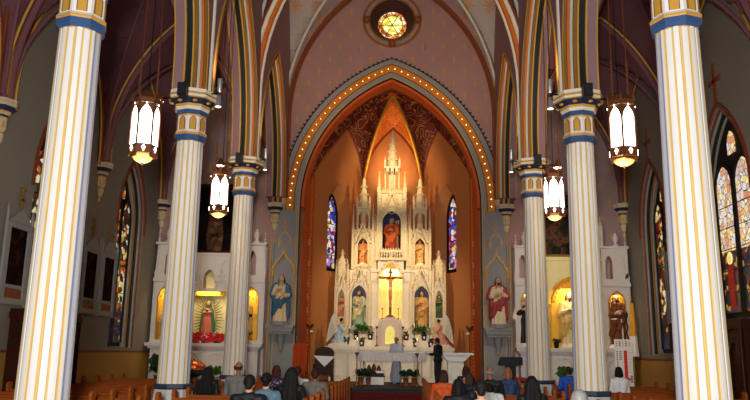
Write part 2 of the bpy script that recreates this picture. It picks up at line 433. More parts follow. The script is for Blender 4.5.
# ---- aisle side walls with windows
def prof(hw, rise, zs):
    R = (hw*hw+rise*rise)/(2*hw); c = R-hw
    return lambda x: zs+math.sqrt(max(0., R*R-(abs(min(abs(x), hw))+c)**2))
WIN = {(-1, 18.3): (1.3, 2.55, 5.7, 2.3), (-1, 23.5): (1.12, 1.62, 5.7, 2.1), (1, 18.2): (1.35, 2.55, 5.6, 2.35), (1, 23.5): (1.1, 1.66, 5.75, 2.1)}
GW = lambda yc: 1.1 if yc < 20 else .84
GD = lambda yc: .25 if yc < 20 else .36
wn = 1
for sx, side in ((-1, 'left'), (1, 'right')):
    mb = MB(); jm = MB()
    T = (lambda p, sx=sx: Vector((sx*(AX+p.y), p.x, p.z)))
    mb.T = T
    lo = -3.
    for (s2, yc), (hw, zb, zs, rise) in sorted(WIN.items(), key=lambda t: t[0][1]):
        if s2 != sx: continue
        hi = 20.75 if yc < 20 else 26.8
        mb.archwall(lo, hi, 0, 12.4, (yc, hw, zb, zs, rise), 0, .62, 0, 0, hole2=(yc, GW(yc), zb+.12, zs, rise*.85))
        lo = hi
    struct(mb.build('wall_'+side, 'wallgrey'))
    d = MB(); d.T = T
    d.box(-3, 26.3, -.035, .0, 0, 1.5, 0); d.box(-3, 26.3, -.05, .0, 1.5, 1.56, 1)
    struct(d.build('trim_dado_'+side, ['dado', 'rust']))
    for (s2, yc), (hw, zb, zs, rise) in sorted(WIN.items(), key=lambda t: t[0][1]):
        if s2 != sx: continue
        # moulded jamb rolls stepping into the splay, and the painted hood with its cross
        jt = MB(); jt.T = T
        for k, (w, dp, mi) in enumerate([q for q in ((1.0, .05, 0), (.9, .12, 1), (.86, .19, 3), (.75, .27, 2), (.68, .33, 1)) if q[1] < GD(yc)]):
            hh = hw-(hw-GW(yc))*(dp/.62)
            pa = [(yc-hh, zb+.02)]+arch(hh, rise*(1-.15*dp/.62), zs, 12, yc)+[(yc+hh, zb+.02)]
            jt.tube([(u, dp, z) for u, z in pa], .045 if k else .03, 6, mi)
        struct(jt.build('trim_window_jamb', ['rust', 'stonegrey', 'brown', 'black']))
        hd = MB(); hd.T = T
        pa = [(yc-hw-.1, zs-.2)]+arch(hw+.1, rise+.16, zs, 12, yc)+[(yc+hw+.1, zs-.2)]
        hd.sweep([(u, -.02, z) for u, z in pa], RECT(.05, .025), (0, 1, 0))
        zt = zs+rise+.16
        hd.box(yc-.05, yc+.05, -.05, 0, zt, zt+1.0); hd.box(yc-.28, yc+.28, -.05, 0, zt+.55, zt+.65)
        for q in ((-.28, .6), (.28, .6), (0, 1.02)): hd.ball((yc+q[0], -.03, zt+q[1]), (.08, .03, .08), 8, 5)
        struct(hd.build('trim_window_hood', 'rust'))
        # glass: two lights, tracery head, lead
        near = yc < 20
        g = MB(); g.T = T; lw = .28*GW(yc)/.62; of = .31*GW(yc)/.62; gd = GD(yc)
        zm = zb+1.75 if near else zb+1.3
        for s3 in (-1, 1):
            c = yc+s3*of
            g.box(c-lw, c+lw, gd, gd+.03, zb+.2, zm, 1)
            g.archpane((c, lw, zm, zs+.3*GW(yc)/.9, .62), gd, gd+.03, 0)
        g.archpane((yc, .2, zs+.95*GW(yc)/.9, zs+1.15*GW(yc)/.9, .35), gd, gd+.03, 0)
        w = struct(g.build('window_%d' % wn, ['glass_pale' if (near and sx > 0) else 'glass_warm', 'glass_fig']))
        fr = MB(); fr.T = T
        for s3 in (-1, 1):
            c = yc+s3*of
            fr.sweep([(c-lw, gd+.02, zb+.2)]+[(u, gd+.02, z) for u, z in arch(lw, .62, zs+.3*GW(yc)/.9, 8, c)]+[(c+lw, gd+.02, zb+.2)], RECT(.045, .06), (0, 1, 0))
            for z in np.arange(zb+.7, zs, .55): fr.box(c-lw, c+lw, gd-.015, gd, z, z+.02)
        hh = hw-(hw-GW(yc))*((gd+.05)/.62); fr.archpane((yc, hh+.01, zb+.05, zs, rise*(1-.15*(gd+.05)/.62)), gd+.04, gd+.07)
        struct(fr.build('window_%d_frame' % wn, 'lead'))
        if near:
            f = thing('window_saint', 'red robed saint glowing in the %s aisle stained glass' % side if sx > 0 else 'glowing saint figure in the left aisle stained glass beside the near column', 'figure', T(Vector((yc+of, gd-.01, zb+.3))))
            q = MB(); q.T = lambda p, sx=sx: Vector((sx*p.y, p.x, p.z))
            q.prism([(-.16, 0), (.13, .03), (.15, .5), (.17, .85), (.1, 1.12), (-.1, 1.12), (-.17, .95), (-.12, .5)], -.012, 0, 0); q.build('robe', 'red_pane', f)
            q = MB(); q.T = lambda p, sx=sx: Vector((sx*p.y, p.x, p.z)); q.prism([(.15*math.cos(a), 1.27+.17*math.sin(a)) for a in np.linspace(0, 2*PI, 14)[:-1]], -.008, 0, 0); q.build('halo', 'gold_pane', f)
            q = MB(); q.T = lambda p, sx=sx: Vector((sx*p.y, p.x, p.z)); q.prism([(.075*math.cos(a), 1.25+.1*math.sin(a)) for a in np.linspace(0, 2*PI, 12)[:-1]], -.014, -.009, 0); q.build('face', 'face_pane', f)
        wn += 1

# ---- chancel wall with the great arch and the round window
ACX = 1.98; ASP = 7.0
def carch(R, z0=None, n=18):
    th = math.acos(ACX/R); L = [(ACX-R*math.cos(th*i/n), ASP+R*math.sin(th*i/n)) for i in range(n+1)]
    P = L+[(-u, z) for u, z in reversed(L[:-1])]
    return ([(P[0][0], z0)]+P+[(P[-1][0], z0)]) if z0 is not None else P
RI = 5.33; HW = RI-ACX; RISE = math.sqrt(RI*RI-ACX*ACX)
YW = 26.3
mb = MB()
mb.archwall(-4.9, 4.9, 0, 13.1, (0, HW, 0, ASP, RISE), YW, YW+.7, 0, 1, n=18)
mb.box(-4.9, -1.3, YW, YW+.7, 13.1, 17.2); mb.box(1.3, 4.9, YW, YW+.7, 13.1, 17.2); mb.box(-1.3, 1.3, YW, YW+.7, 15.65, 17.2)
N = 32; rc = 14.37
sq = []
for k in range(N):
    a = 2*PI*k/N; m_ = max(abs(math.cos(a))/1.3, abs(math.sin(a))/1.27); sq.append((math.cos(a)/m_, rc+math.sin(a)/m_))
for k in range(N):
    k2 = (k+1) % N; a, b = 2*PI*k/N, 2*PI*k2/N
    c1 = (.88*math.cos(a), rc+.88*math.sin(a)); c2 = (.88*math.cos(b), rc+.88*math.sin(b))
    e1 = (.57*math.cos(a), rc+.57*math.sin(a)); e2 = (.57*math.cos(b), rc+.57*math.sin(b))
    mb.add([(c1[0], YW, c1[1]), (c2[0], YW, c2[1]), (sq[k2][0], YW, sq[k2][1]), (sq[k][0], YW, sq[k][1])], [(0, 1, 2, 3)], 0)
    mb.add([(c1[0], YW, c1[1]), (c2[0], YW, c2[1]), (e2[0], YW+.45, e2[1]), (e1[0], YW+.45, e1[1])], [(0, 1, 2, 3)], 2)
struct(mb.build('wall_chancel', ['crosswall', 'stonegrey', paint((60, 24, 26))]))
mb = MB()
mb.lathe([(0.001, 0), (.4, 0)], 32, m=0, cap=False); mb.lathe([(.4, 0), (.575, 0)], 32, m=1, cap=False); mb.lathe([(.39, -.02), (.41, .03), (.43, -.02)], 32, m=2, cap=False)
for k in range(6):
    a = PI/3*k; mb.tube([(0, 0, .01), (.57*math.cos(a), .57*math.sin(a), .01)], .014, 5, 2)
o = mb.build('window_9', ['glass_rose', 'glass_rim', 'lead'], loc=(0, YW+.45, rc)); o.rotation_euler = (PI/2, 0, 0); struct(o)
mb = MB()
for R, r in ((.9, .03), (1.08, .025), (1.14, .02)): mb.tube([(R*math.cos(a), 0, R*math.sin(a)) for a in np.linspace(0, 2*PI, 41)[:-1]], r, 6, 0, closed=True)
for a in (0, PI/2, PI, 3*PI/2):
    mb.box(1.0*math.cos(a)-.14, 1.0*math.cos(a)+.14, -.07, .02, 1.0*math.sin(a)-.14, 1.0*math.sin(a)+.14, 1)
    mb.ball((math.cos(a), -.08, math.sin(a)), .07, 8, 6, 0)
struct(mb.build('trim_rose', ['brown', 'rust'], loc=(0, YW-.02, rc)))
def wallband(name, Ra, Rb, y, th, m, z0=None, endz=None):
    """flat painted band following the arch between radii Ra < Rb"""
    Rm = (Ra+Rb)/2; b = MB(); P = carch(Rm, z0)
    b.sweep([(u, y, z) for u, z in P], RECT((Rb-Ra)/2, th/2), (0, 1, 0)); return struct(b.build(name, m))
wallband('trim_arch_inner', 5.33, 5.56, YW-.02, .05, 'stonegrey', .45)
wallband('trim_arch_outer', 5.86, 6.06, YW-.02, .05, 'stonegrey', ASP-.25)
wallband('trim_arch_edge', 5.30, 5.345, YW-.03, .07, 'black', .45)
wallband('trim_arch_rust', 5.545, 5.575, YW-.03, .06, 'rust', ASP-.25)
wallband('trim_arch_rust_outer', 5.845, 5.875, YW-.03, .06, 'rust', ASP-.25)
wallband('trim_arch_gold', 5.575, 5.845, YW-.02, .05, 'bandgold', ASP-.25)
wallband('trim_arch_gold_line', 5.36, 5.385, YW-.035, .05, 'gold', .45)
b = MB()                                       # leafy dark crest along the outer edge
P = carch(6.08, ASP+1.2, 40)
b.tube([(u, YW-.03, z) for u, z in P], .025, 6)
for i in range(3, len(P)-3): b.ball((P[i][0]*1.012, YW-.05, P[i][1]+.03), (.05, .02, .035), 6, 4)
struct(b.build('trim_arch_crest', 'black'))
# jamb panels either side of the arch
for s in (-1, 1):
    mb = MB(); mb.box(min(s*3.36, s*4.2), max(s*3.36, s*4.2), YW-.012, YW+.0, .45, 7.6); struct(mb.build('trim_jamb_panel', 'stonegrey'))
# bulbs along the gold band
def arclen(R, n=400):
    P = carch(R, None, n//2); P = [(P[0][0], ASP-.2)]+P+[(P[-1][0], ASP-.2)]
    D = [0]
    for i in range(1, len(P)): D.append(D[-1]+math.hypot(P[i][0]-P[i-1][0], P[i][1]-P[i-1][1]))
    return P, D
P, D = arclen(5.71); nb = 52
bme = None
for k in range(nb):
    t = D[-1]*(k+.5)/nb; i = next(j for j in range(1, len(D)) if D[j] >= t); f = (t-D[i-1])/(D[i]-D[i-1])
    u = P[i-1][0]+f*(P[i][0]-P[i-1][0]); z = P[i-1][1]+f*(P[i][1]-P[i-1][1])
    if bme is None:
        o = MB().ball((0, 0, 0), .019, 8, 6, 0).build('light_bulb', 'bulb'); bme = o
    else: o = bme.copy(); COL.objects.link(o)
    o.location = (u, YW-.075, z); tag(o, 'small glowing bulb set in the gold band of the chancel arch', 'light bulb', 'bulbs along the chancel arch')

# ---- aisle end walls behind the side altars
for sx, side in ((-1, 'left'), (1, 'right')):
    a, b = sorted((sx*4.9, sx*(AX+.6)))
    mb = MB(); mb.box(a, b, YW, YW+.5, 0, 12.4); struct(mb.build('wall_aisle_end_'+side, 'endwall'))

# ---- vaults
def groin(name, x0, x1, y0, y1, hwx, zs, rise, m, n=12):
    xs = [u for u, z in arch(hwx, rise, zs, n, (x0+x1)/2)]; hwy = (y1-y0)/2
    ys = [(y0+y1)/2+(u-(x0+x1)/2)*hwy/hwx for u in xs]; pf = prof(hwx, rise, zs)
    vs = []; fs = []; mi = []
    for y in ys:
        for x in xs: vs.append((x, y, max(pf(x-(x0+x1)/2), pf((y-(y0+y1)/2)*hwx/hwy))))
    k = len(xs)
    for j in range(len(ys)-1):
        for i in range(k-1): fs.append((j*k+i, j*k+i+1, (j+1)*k+i+1, (j+1)*k+i)); mi.append(0)
    mb = MB(); mb.add(vs, fs, mi); return struct(mb.build(name, m))
for j in range(4):
    groin('ceiling_nave', -CX, CX, YC[j], YC[j+1], CX, NS, NR, 'starvault' if j == 3 else 'pinkgrey')
    for s in (-1, 1):
        a, b = sorted((s*CX, s*AX)); groin('ceiling_aisle', a, b, YC[j], YC[j+1], (b-a)/2, AS, AR, 'mauvedark')
# ---- arcade walls: pointed openings between the columns, painted soffit bands
AH, AZS, ARISE = 2.42, 7.6, 4.15
for s, side in ((-1, 'left'), (1, 'right')):
    mb = MB(); mb.T = lambda p, s=s: Vector((s*p.y, p.x, p.z))
    for j in range(4): mb.archwall(YC[j], YC[j+1], 7.19, 17, ((YC[j]+YC[j+1])/2, AH, 7.19, AZS, ARISE), CX-.34, CX+.34, 0, 0)
    struct(mb.build('wall_arcade_'+side, 'mauve'))
    for j in range(4):
        yc = (YC[j]+YC[j+1])/2
        q = MB()
        for x0, x1, dp, mi in ((-.36, -.33, .05, 1), (-.33, -.13, .03, 2), (-.13, -.09, .06, 1), (-.08, .05, .04, 3), (.05, .09, .06, 1), (.10, .17, .05, 0), (.18, .235, .04, 4), (.24, .30, .05, 5), (.31, .36, .03, 0)):
            pa = [(yc-AH+dp/2, 7.2)]+arch(AH-dp/2, ARISE-dp/2, AZS, 14, yc)+[(yc+AH-dp/2, 7.2)]
            # strips run from the aisle side (negative) to the nave side (positive)
            xa = s*(CX-(x0+x1)/2)
            q.sweep([(xa, y, z) for y, z in pa], RECT(dp/2+.01, (x1-x0)/2), (1, 0, 0), mi)
        struct(q.build('trim_arcade_arch', ['brown', 'gold', 'mauve', 'black', 'shaftgrey', 'orange']))
        for xx in (CX-.34, CX+.34):
            q = MB(); pa = [(yc-AH-.09, 7.2)]+arch(AH+.09, ARISE+.09, AZS, 14, yc)+[(yc+AH+.09, 7.2)]
            sg = -1 if xx < CX else 1
            q.sweep([(s*(xx+sg*.012), y, z) for y, z in pa], RECT(.02, .015), (1, 0, 0), 0)
            struct(q.build('trim_arcade_edge', ['gold']))
# ---- nave ribs: transverse (orange, ivory, orange) and diagonals
pfn = prof(CX, NR, NS)
for j in range(1, 4):
    q = MB(); y = YC[j]
    for dx, dy, r, mi in ((.06, -.22, .075, 1), (.06, .22, .075, 1), (-.14, 0, .065, 1), (-.06, -.12, .09, 0), (-.06, .12, .09, 0), (.15, -.26, .05, 2), (.15, .26, .05, 2)):
        for s in (-1, 1):
            A_ = arch(4.06+dx, 6.6, 9.4, 14); A_ = [p for p in A_ if p[0] <= 0]
            q.tube([(s*(4.06+dx), y+dy, 7.2)]+[(-s*u, y+dy, z) for u, z in A_], r, 8, mi)
    struct(q.build('trim_nave_rib', ['orange', 'trimwhite', 'rust']))
for j in range(4):
    q = MB()
    for s in (-1, 1):
        for e in (0, 1):
            pts = []
            for i in range(0, 25):
                t = 1-i/24; x = s*CX*t; yy = (YC[j]+YC[j+1])/2+(1 if e else -1)*(YC[j+1]-YC[j])/2*t
                pts.append((x*.965, (YC[j]+YC[j+1])/2+(yy-(YC[j]+YC[j+1])/2)*.94, pfn(CX*t)-.08))
            q.tube([(pts[0][0], pts[0][1], 7.2)]+pts, .06, 6, 0)
    struct(q.build('trim_nave_diagonal', ['shaftgrey']))
# wall rib on the chancel wall
q = MB()
for off, r, mi in ((0, .05, 0), (.1, .045, 1), (.19, .045, 0), (.3, .05, 2)):
    pa = [(-3.96+off*.35, 7.2)]+arch(3.96-off*.35, NR-.1-off*.9, NS, 16)+[(3.96-off*.35, 7.2)]
    q.tube([(u, YW-.06-off*.25, z) for u, z in pa], r, 6, mi)
struct(q.build('trim_chancel_wall_rib', ['rust', 'brown', 'rust']))
# ---- aisle ribs
pfa = prof((AX-CX)/2, AR, AS)
for s in (-1, 1):
    xc = s*(AX+CX)/2; hw = (AX-CX)/2
    for j in range(1, 5):
        y = YC[j]-(.12 if j == 4 else 0); q = MB()
        for dd, dy, r, mi in ((.16, 0, .09, 0), (.08, -.11, .035, 1), (.08, .11, .035, 1)):
            if j == 4 and dy > 0: continue
            pa = arch(hw-dd, AR-dd, AS, 14); q.tube([(xc+pa[0][0], y+dy, 6.95)]+[(xc+u, y+dy, z) for u, z in pa]+[(xc+pa[-1][0], y+dy, 6.95)], r, 7, mi)
        struct(q.build('trim_aisle_rib', ['mauvedark', 'gold']))
    for j in range(0, 4):
        q = MB(); yc = (YC[j]+YC[j+1])/2; hy = (YC[j+1]-YC[j])/2
        for a in (-1, 1):
            for e in (-1, 1):
                pts = [(xc+a*hw*t*.95, yc+e*hy*t*.95, pfa(hw*t)-.06) for t in [1-i/20 for i in range(21)]]
                q.tube([(pts[0][0], pts[0][1], 6.95)]+pts, .055, 6, 0)
        for dd, r, mi in ((.02, .06, 2), (.12, .035, 1)):
            pa = arch(hy-.28-dd, AR-.5-dd, AS, 14, yc); xw = s*(AX-.05-dd*.3)
            q.tube([(xw, pa[0][0], 6.95)]+[(xw, u, z) for u, z in pa]+[(xw, pa[-1][0], 6.95)], r, 6, mi)
        struct(q.build('trim_aisle_wall_rib', ['mauvedark', 'gold', 'rust']))

# ---- apse
AP = [(-3.42, 27.0), (-3.42, 30.0), (-1.42, 33.2), (1.42, 33.2), (3.42, 30.0), (3.42, 27.0)]
K = Vector((0, 30.0, 12.75)); ZSP = 9.1
for i in range(5):
    (xa, ya), (xb, yb) = AP[i], AP[i+1]; L = math.hypot(xb-xa, yb-ya)
    T = XY(xa, ya, xb-xa, yb-ya)                # v positive = outwards (left of the walking direction)
    rise = 3.0 if i in (1, 2, 3) else 2.4
    wall = MB(); wall.T = T
    A_ = arch(L/2, max(rise, L/2), ZSP, 14, L/2)
    if i in (1, 3):
        hc = L*.52 if i == 1 else L*.48
        h1 = (hc, .78, 5.0, 7.9, 1.15); h2 = (hc, .42, 5.15, 7.6, .95)
        wall.archwall(0, L, .4, ZSP, h1, 0, .5, 0, 0, hole2=h2)
        g = MB(); g.T = T; g.archpane((hc, .40, 5.2, 7.6, .95), .44, .48, 0); struct(g.build('window_%d' % (5+i), ['glass_blue']))
        fr = MB(); fr.T = T; fr.sweep([(hc-.40, .43, 5.17)]+[(u, .43, z) for u, z in arch(.40, .95, 7.6, 10, hc)]+[(hc+.40, .43, 5.17)], RECT(.05, .05), (0, 1, 0))
        fr.box(hc-.44, hc+.44, .38, .48, 5.08, 5.24); fr.box(hc-.44, hc+.44, .5, .53, 5.1, 8.6)
        for z in (5.8, 6.5, 7.2): fr.box(hc-.4, hc+.4, .42, .44, z, z+.03)
        struct(fr.build('window_%d_frame' % (5+i), 'lead'))
        z0 = 9.3
    else: z0 = .4
    pts = A_; 
    vs = []; fs = []
    if z0 == .4: wall.add([(0, 0, .4), (L, 0, .4), (L, 0, ZSP), (0, 0, ZSP)], [(0, 1, 2, 3)], 0)
    low = ZSP if z0 == .4 else 9.3
    for k in range(len(A_)-1):
        p, q_ = A_[k], A_[k+1]
        wall.add([(p[0], 0, min(low, ZSP)), (q_[0], 0, min(low, ZSP)), (q_[0], 0, q_[1]), (p[0], 0, p[1])], [(0, 1, 2, 3)], 0)
    struct(wall.build('wall_apse', 'apse'))
    # vault cell from the wall arch to the crown
    cell = MB(); n = len(A_); mrows = 12; vs = []
    for u, z in A_:
        a = T(Vector((u, 0, z)))
        c = Vector((a.x*.82+K.x*.18, a.y*.82+K.y*.18, max(a.z+.55*(K.z-a.z)+ .3, a.z)))
        for r_ in range(mrows+1):
            t = r_/mrows; p = (1-t)**2*a+2*t*(1-t)*c+t*t*K; vs.append(p)
    fs = [(k*(mrows+1)+r_, (k+1)*(mrows+1)+r_, (k+1)*(mrows+1)+r_+1, k*(mrows+1)+r_+1) for k in range(n-1) for r_ in range(mrows)]
    cell.add(vs, fs, 0, True); struct(cell.build('ceiling_apse', 'vaultgold' if i == 2 else 'soffit'))
    rib = MB(); 
    if i in (1, 2, 3):
        rib.tube([T(Vector((u, -.03, z))) for u, z in A_], .05, 6, 1)
    if i < 4:
        a = Vector((xb*.98, yb-.04, ZSP)); c = Vector((a.x*.82, a.y*.82+K.y*.18, a.z+.55*(K.z-a.z)+.2))
        P_ = [(1-t)**2*a+2*t*(1-t)*c+t*t*(K-Vector((0, 0, .06))) for t in np.linspace(0, 1, 16)]
        rib.tube([Vector((a.x, a.y, .45))]+P_, .075, 8, 0)
    struct(rib.build('trim_apse_rib', ['goldleaf' if i in (1, 2) else 'apsered', 'rust']))
# front cell between the arch and the crown
cell = MB(); A_ = carch(5.42); vs = []; mrows = 10; A_ = [(-3.45, 7.0)]+A_+[(3.45, 7.0)]
for u, z in A_:
    a = Vector((u, 27.0, z)); c = Vector((u*.9, 28.2, max(z, z+.5*(K.z-z))))
    for r_ in range(mrows+1): t = r_/mrows; vs.append((1-t)**2*a+2*t*(1-t)*c+t*t*K)
n = len(A_); cell.add(vs, [(k*(mrows+1)+r_, (k+1)*(mrows+1)+r_, (k+1)*(mrows+1)+r_+1, k*(mrows+1)+r_+1) for k in range(n-1) for r_ in range(mrows)], 0, True)
struct(cell.build('ceiling_chancel', 'soffit'))
# orange reveal and dotted border of the chancel
mb = MB()
for s in (-1, 1):
    a, b = sorted((s*3.42, s*3.36)); mb.box(a, b, 27.0, 29.2, .45, 9.2, 0)
    a, b = sorted((s*3.40, s*3.33)); mb.box(a, b, 29.2, 29.75, .45, 9.2, 1)
    for k in range(58):
        for yy in (29.32, 29.6): mb.ball((s*3.325, yy+(.07 if k % 2 else 0), .7+k*.146), (.02, .05, .05), 6, 4, 2)
struct(mb.build('trim_chancel_border', ['apsered', 'apsered', 'goldleaf']))
P_ = carch(5.27, ASP-.1)
mb = MB(); mb.sweep([(u, 26.66, z) for u, z in P_], RECT(.06, .34), (0, 1, 0), 0); struct(mb.build('trim_chancel_reveal', ['apsered']))

# ================================================================ COLUMNS, CORBELS, LANTERNS
O8 = PI/8
def make_column(label):
    t = thing('nave_column', label, 'column')
    mb = MB(); mb.lathe([(.62, 0), (.62, .14), (.56, .2), (.56, .34), (.5, .42), (.44, .6), (.4, .84)], 8, rot=0., smooth=False, m=0); mb.build('base', ['shaftgrey'], t)
    mb = MB(); mb.lathe([(.38, .85), (.41, .87), (.41, .935), (.36, .95)], 8, rot=0., smooth=False); mb.build('base_ring', 'basenavy', t)
    # fluted shaft: gold fillets on the fronts, grey grooves near the sides
    G = lambda q, w=3.1: any(abs(q-g) < w for g in (12, 33.5, 56))
    mb = MB(); n = 180; z0, z1 = .94, 6.08; ring = []; ms = []
    for k in range(n):
        a = 360*(k+.5)/n; d = abs((a+90) % 180-90)             # degrees from the nearest side (+X or -X)
        q = 90-d
        ms.append(1 if G(q) else 2 if 69 <= q < 82 else 0)
    def rad(q): return .329 if G(q) else .316 if 69 <= q < 82 else .338
    for k in range(n):
        a = 360*k/n; d = abs((a+90) % 180-90); r = rad(90-d); ring.append((r*math.cos(math.radians(a)), r*math.sin(math.radians(a))))
    vs = [(x*.98, y*.98, z0) for x, y in ring]+[(x*.835, y*.835, z1) for x, y in ring]
    mb.add(vs, [(k, (k+1) % n, (k+1) % n+n, k+n) for k in range(n)], ms)
    mb.build('shaft', ['white', 'stripe', 'bluegrey', 'stripedge'], t)
    mb = MB(); mb.lathe([(0.2706, 6.04), (0.3034, 6.07), (0.3526, 6.12), (0.3526, 6.2)], 8, rot=0., smooth=False, m=[1, 0, 0])
    mb.lathe([(0.3526, 6.2), (0.3649, 6.22), (0.3649, 6.245), (0.328, 6.29)], 8, rot=0., smooth=False, m=[1, 1, 2]); mb.build('neck_ring', ['blue', 'gold', 'white'], t)
    mb = MB(); mb.lathe([(0.3157, 6.27), (0.3157, 6.62), (0.328, 6.66)], 8, rot=0., smooth=False, m=[0, 1]); mb.build('capital_drum', ['white', 'gold'], t)
    pan = MB(); a_ = arch(.055, .09, .2, 5); pan.prism([(-.055, 0)]+a_+[(.055, 0)], -.012, .012)
    edge = MB(); edge.sweep([(-.065, -.004, 0)]+[(u*1.18, -.004, z+.008) for u, z in a_]+[(.065, -.004, 0)], RECT(.008, .012), (0, 1, 0))
    p0 = None
    for k in range(8):
        a = -PI/2+O8+k*PI/4
        if p0 is None: o = pan.build('gold_panel', 'gold', t); e = edge.build('panel_edge', 'brown', o); p0 = (o, e)
        else:
            o = p0[0].copy(); COL.objects.link(o); o.parent = t; e = p0[1].copy(); COL.objects.link(e); e.parent = o
        r = .385*.82*math.cos(O8)+.004; o.location = (r*math.cos(a), r*math.sin(a), 6.31); o.rotation_euler = (0, 0, a+PI/2)
    mb = MB()
    mb.lathe([(0.328, 6.66), (0.3526, 6.68), (0.3526, 6.76), (0.3854, 6.79), (0.3854, 6.83), (0.4018, 6.86), (0.41, 6.88), (0.5084, 6.99), (0.5412, 7.01), (0.5412, 7.06), (0.5535, 7.07), (0.5535, 7.1), (0.5412, 7.11), (0.5412, 7.19)],
             8, rot=0., smooth=False, m=[0, 0, 1, 1, 2, 2, 3, 2, 1, 2, 2, 4, 1])
    for k in range(8):
        a = -PI/2+O8+k*PI/4; r = .565*.82*math.cos(O8)
        mb.ball((r*math.cos(a), r*math.sin(a), 6.935), (.06, .06, .03), 6, 4, 2)
    mb.build('capital', ['blue', 'trimwhite', 'gold', 'navy', 'rust'], t)
    return t
col = make_column('nearest striped column on the left, cut by the top of the picture')
col.location = (-CX, YC[1], 0)
COLS = [(-1, 1, None), (1, 1, 'nearest striped column on the right, cut by the top of the picture'),
        (-1, 2, 'second striped column on the left, beside the larger left lantern'), (1, 2, 'second striped column on the right, between the two right lanterns'),
        (-1, 3, 'farthest striped column on the left, beside the bearded face-high side altar cross niche'), (1, 3, 'farthest striped column on the right, next to the black lectern')]
COLS[4] = (-1, 3, 'farthest striped column on the left, between the sunburst figure and the cross niche')
for s, j, lab in COLS[1:]: dup(col, lab, (s*CX, YC[j], 0))

# clustered pier shafts standing on the capitals are part of the vaulting
for s in (-1, 1):
    for j in (1, 2, 3):
        q = MB(); q.lathe([(.34, 7.19), (.34, 8.3)], 8, rot=0., smooth=False); struct(q.build('trim_pier_core', 'mauve', loc=(s*CX, YC[j], 0)))

def flat(mb):
    mb.v = [(x, min(y, 0.), z) for x, y, z in mb.v]; return mb
def make_corbel(name, label, group):
    t = thing(name, label, 'corbel', group=group)
    mb = MB(); mb.lathe([(.14, 6.05), (.2, 6.12), (.2, 6.42), (.23, 6.46), (.23, 6.52), (.28, 6.58), (.3, 6.62), (.4, 6.75), (.42, 6.78), (.42, 6.84), (.44, 6.86), (.44, 6.94)], 8, rot=0., smooth=False,
                        m=[0, 0, 1, 2, 0, 1, 2, 0, 0, 1, 0]); flat(mb).build('capital', ['cream', 'gold', 'navy'], t)
    mb = MB(); mb.lathe([(.0, 5.5), (.07, 5.56), (.05, 5.64), (.1, 5.72), (.15, 5.86), (.17, 6.0), (.14, 6.05)], 8, m=[0, 0, 1, 0, 0, 1]); flat(mb).build('drop', ['cream', 'gold'], t)
    pan = MB()
    for k in (6, 7, 0, 1):
        a = -PI/2+O8+k*PI/4; r = .2*math.cos(O8); c, d = math.cos(a), math.sin(a)
        pan.T = lambda p, c=c, d=d, r=r: Vector((r*c-d*p.x+c*p.y, r*d+c*p.x+d*p.y, p.z))
        pan.prism([(-.035, 6.16)]+arch(.035, .06, 6.3, 4)+[(.035, 6.16)], -.005, .008)
    pan.build('gold_panel', 'gold', t)
    return t
CS = .82
cor = make_corbel('wall_corbel', 'painted corbel on the left aisle wall at the picture edge', 'corbels carrying the aisle vault'); cor.location = (-AX+.004, YC[2], .25); cor.rotation_euler = (0, 0, PI/2); cor.scale = (CS, CS, CS); cor.location.z = 1.35
for (x, y, lab, rz) in ((-AX+.004, YC[3], 'painted corbel on the left aisle wall between the near column and lantern', PI/2), (-AX+.1, YC[4]-.1, 'painted corbel in the back corner of the left aisle', PI/4),
                    (AX-.1, YC[4]-.1, 'painted corbel in the back corner of the right aisle', -PI/4), (AX-.004, YC[2], 'painted corbel on the right aisle wall at the picture edge', -PI/2),
                    (AX-.004, YC[3], 'painted corbel on the right aisle wall hidden beside the near column', -PI/2)):
    dup(cor, lab, (x, y, 1.35), rz)
for s, side in ((-1, 'left'), (1, 'right')):
    c = dup(cor, 'painted corbel at the %s foot of the chancel arch, above the statue' % side, (s*4.27, YW-.004, 1.3), 0., group='corbels beside the chancel arch')
    q = MB(); 
    q.box(-.13, .13, -.03, -.004, .45, 5.5, 0); q.tube([(0, -.08, .45), (0, -.08, 5.5)], .05, 6, 0); q.tube([(-.1, -.03, .45), (-.1, -.03, 5.5)], .025, 6, 2); q.tube([(.1, -.03, .45), (.1, -.03, 5.5)], .025, 6, 2)
    struct(q.build('trim_respond', ['stonegrey', 'black', 'gold'], loc=(s*4.27, YW, 0)))
    q = MB()
    for dx, dy, r, mi in ((-.26, .05, .07, 0), (-.14, -.03, .06, 1), (-.03, -.08, .045, 2), (.05, -.1, .045, 3), (.14, -.06, .06, 0), (.24, 0, .05, 4), (.31, .05, .045, 3)):
        x = -s*dx
        q.tube([(x, dy, 7.0), (x, dy, 10.5), (x*1.02, dy+.05, 11.8)], r, 7, mi)
    struct(q.build('trim_respond_shaft', ['rust', 'mauve', 'black', 'gold', 'shaftgrey'], loc=(s*4.22, YW-.12, 0)))
# shafts above the aisle corbels
for s in (-1, 1):
    for j in (2, 3, 4):
        q = MB()
        for dy, dx, r, mi in ((-.3, .04, .06, 0), (-.19, .1, .05, 1), (-.08, .16, .05, 2), (.04, .17, .03, 3), (.12, .16, .05, 2), (.22, .1, .05, 1), (.31, .04, .06, 0)):
            if j == 4 and dy > 0: continue
            q.tube([(-s*dx, dy, 7.15), (-s*dx, dy, 8.6), (-s*(dx+.06), dy*1.25, 9.4)], r, 6, mi)
        struct(q.build('trim_aisle_shaft', ['rust', 'mauvedark', 'brown', 'black'], loc=(s*AX, YC[j]-(.1 if j == 4 else 0), 0)))

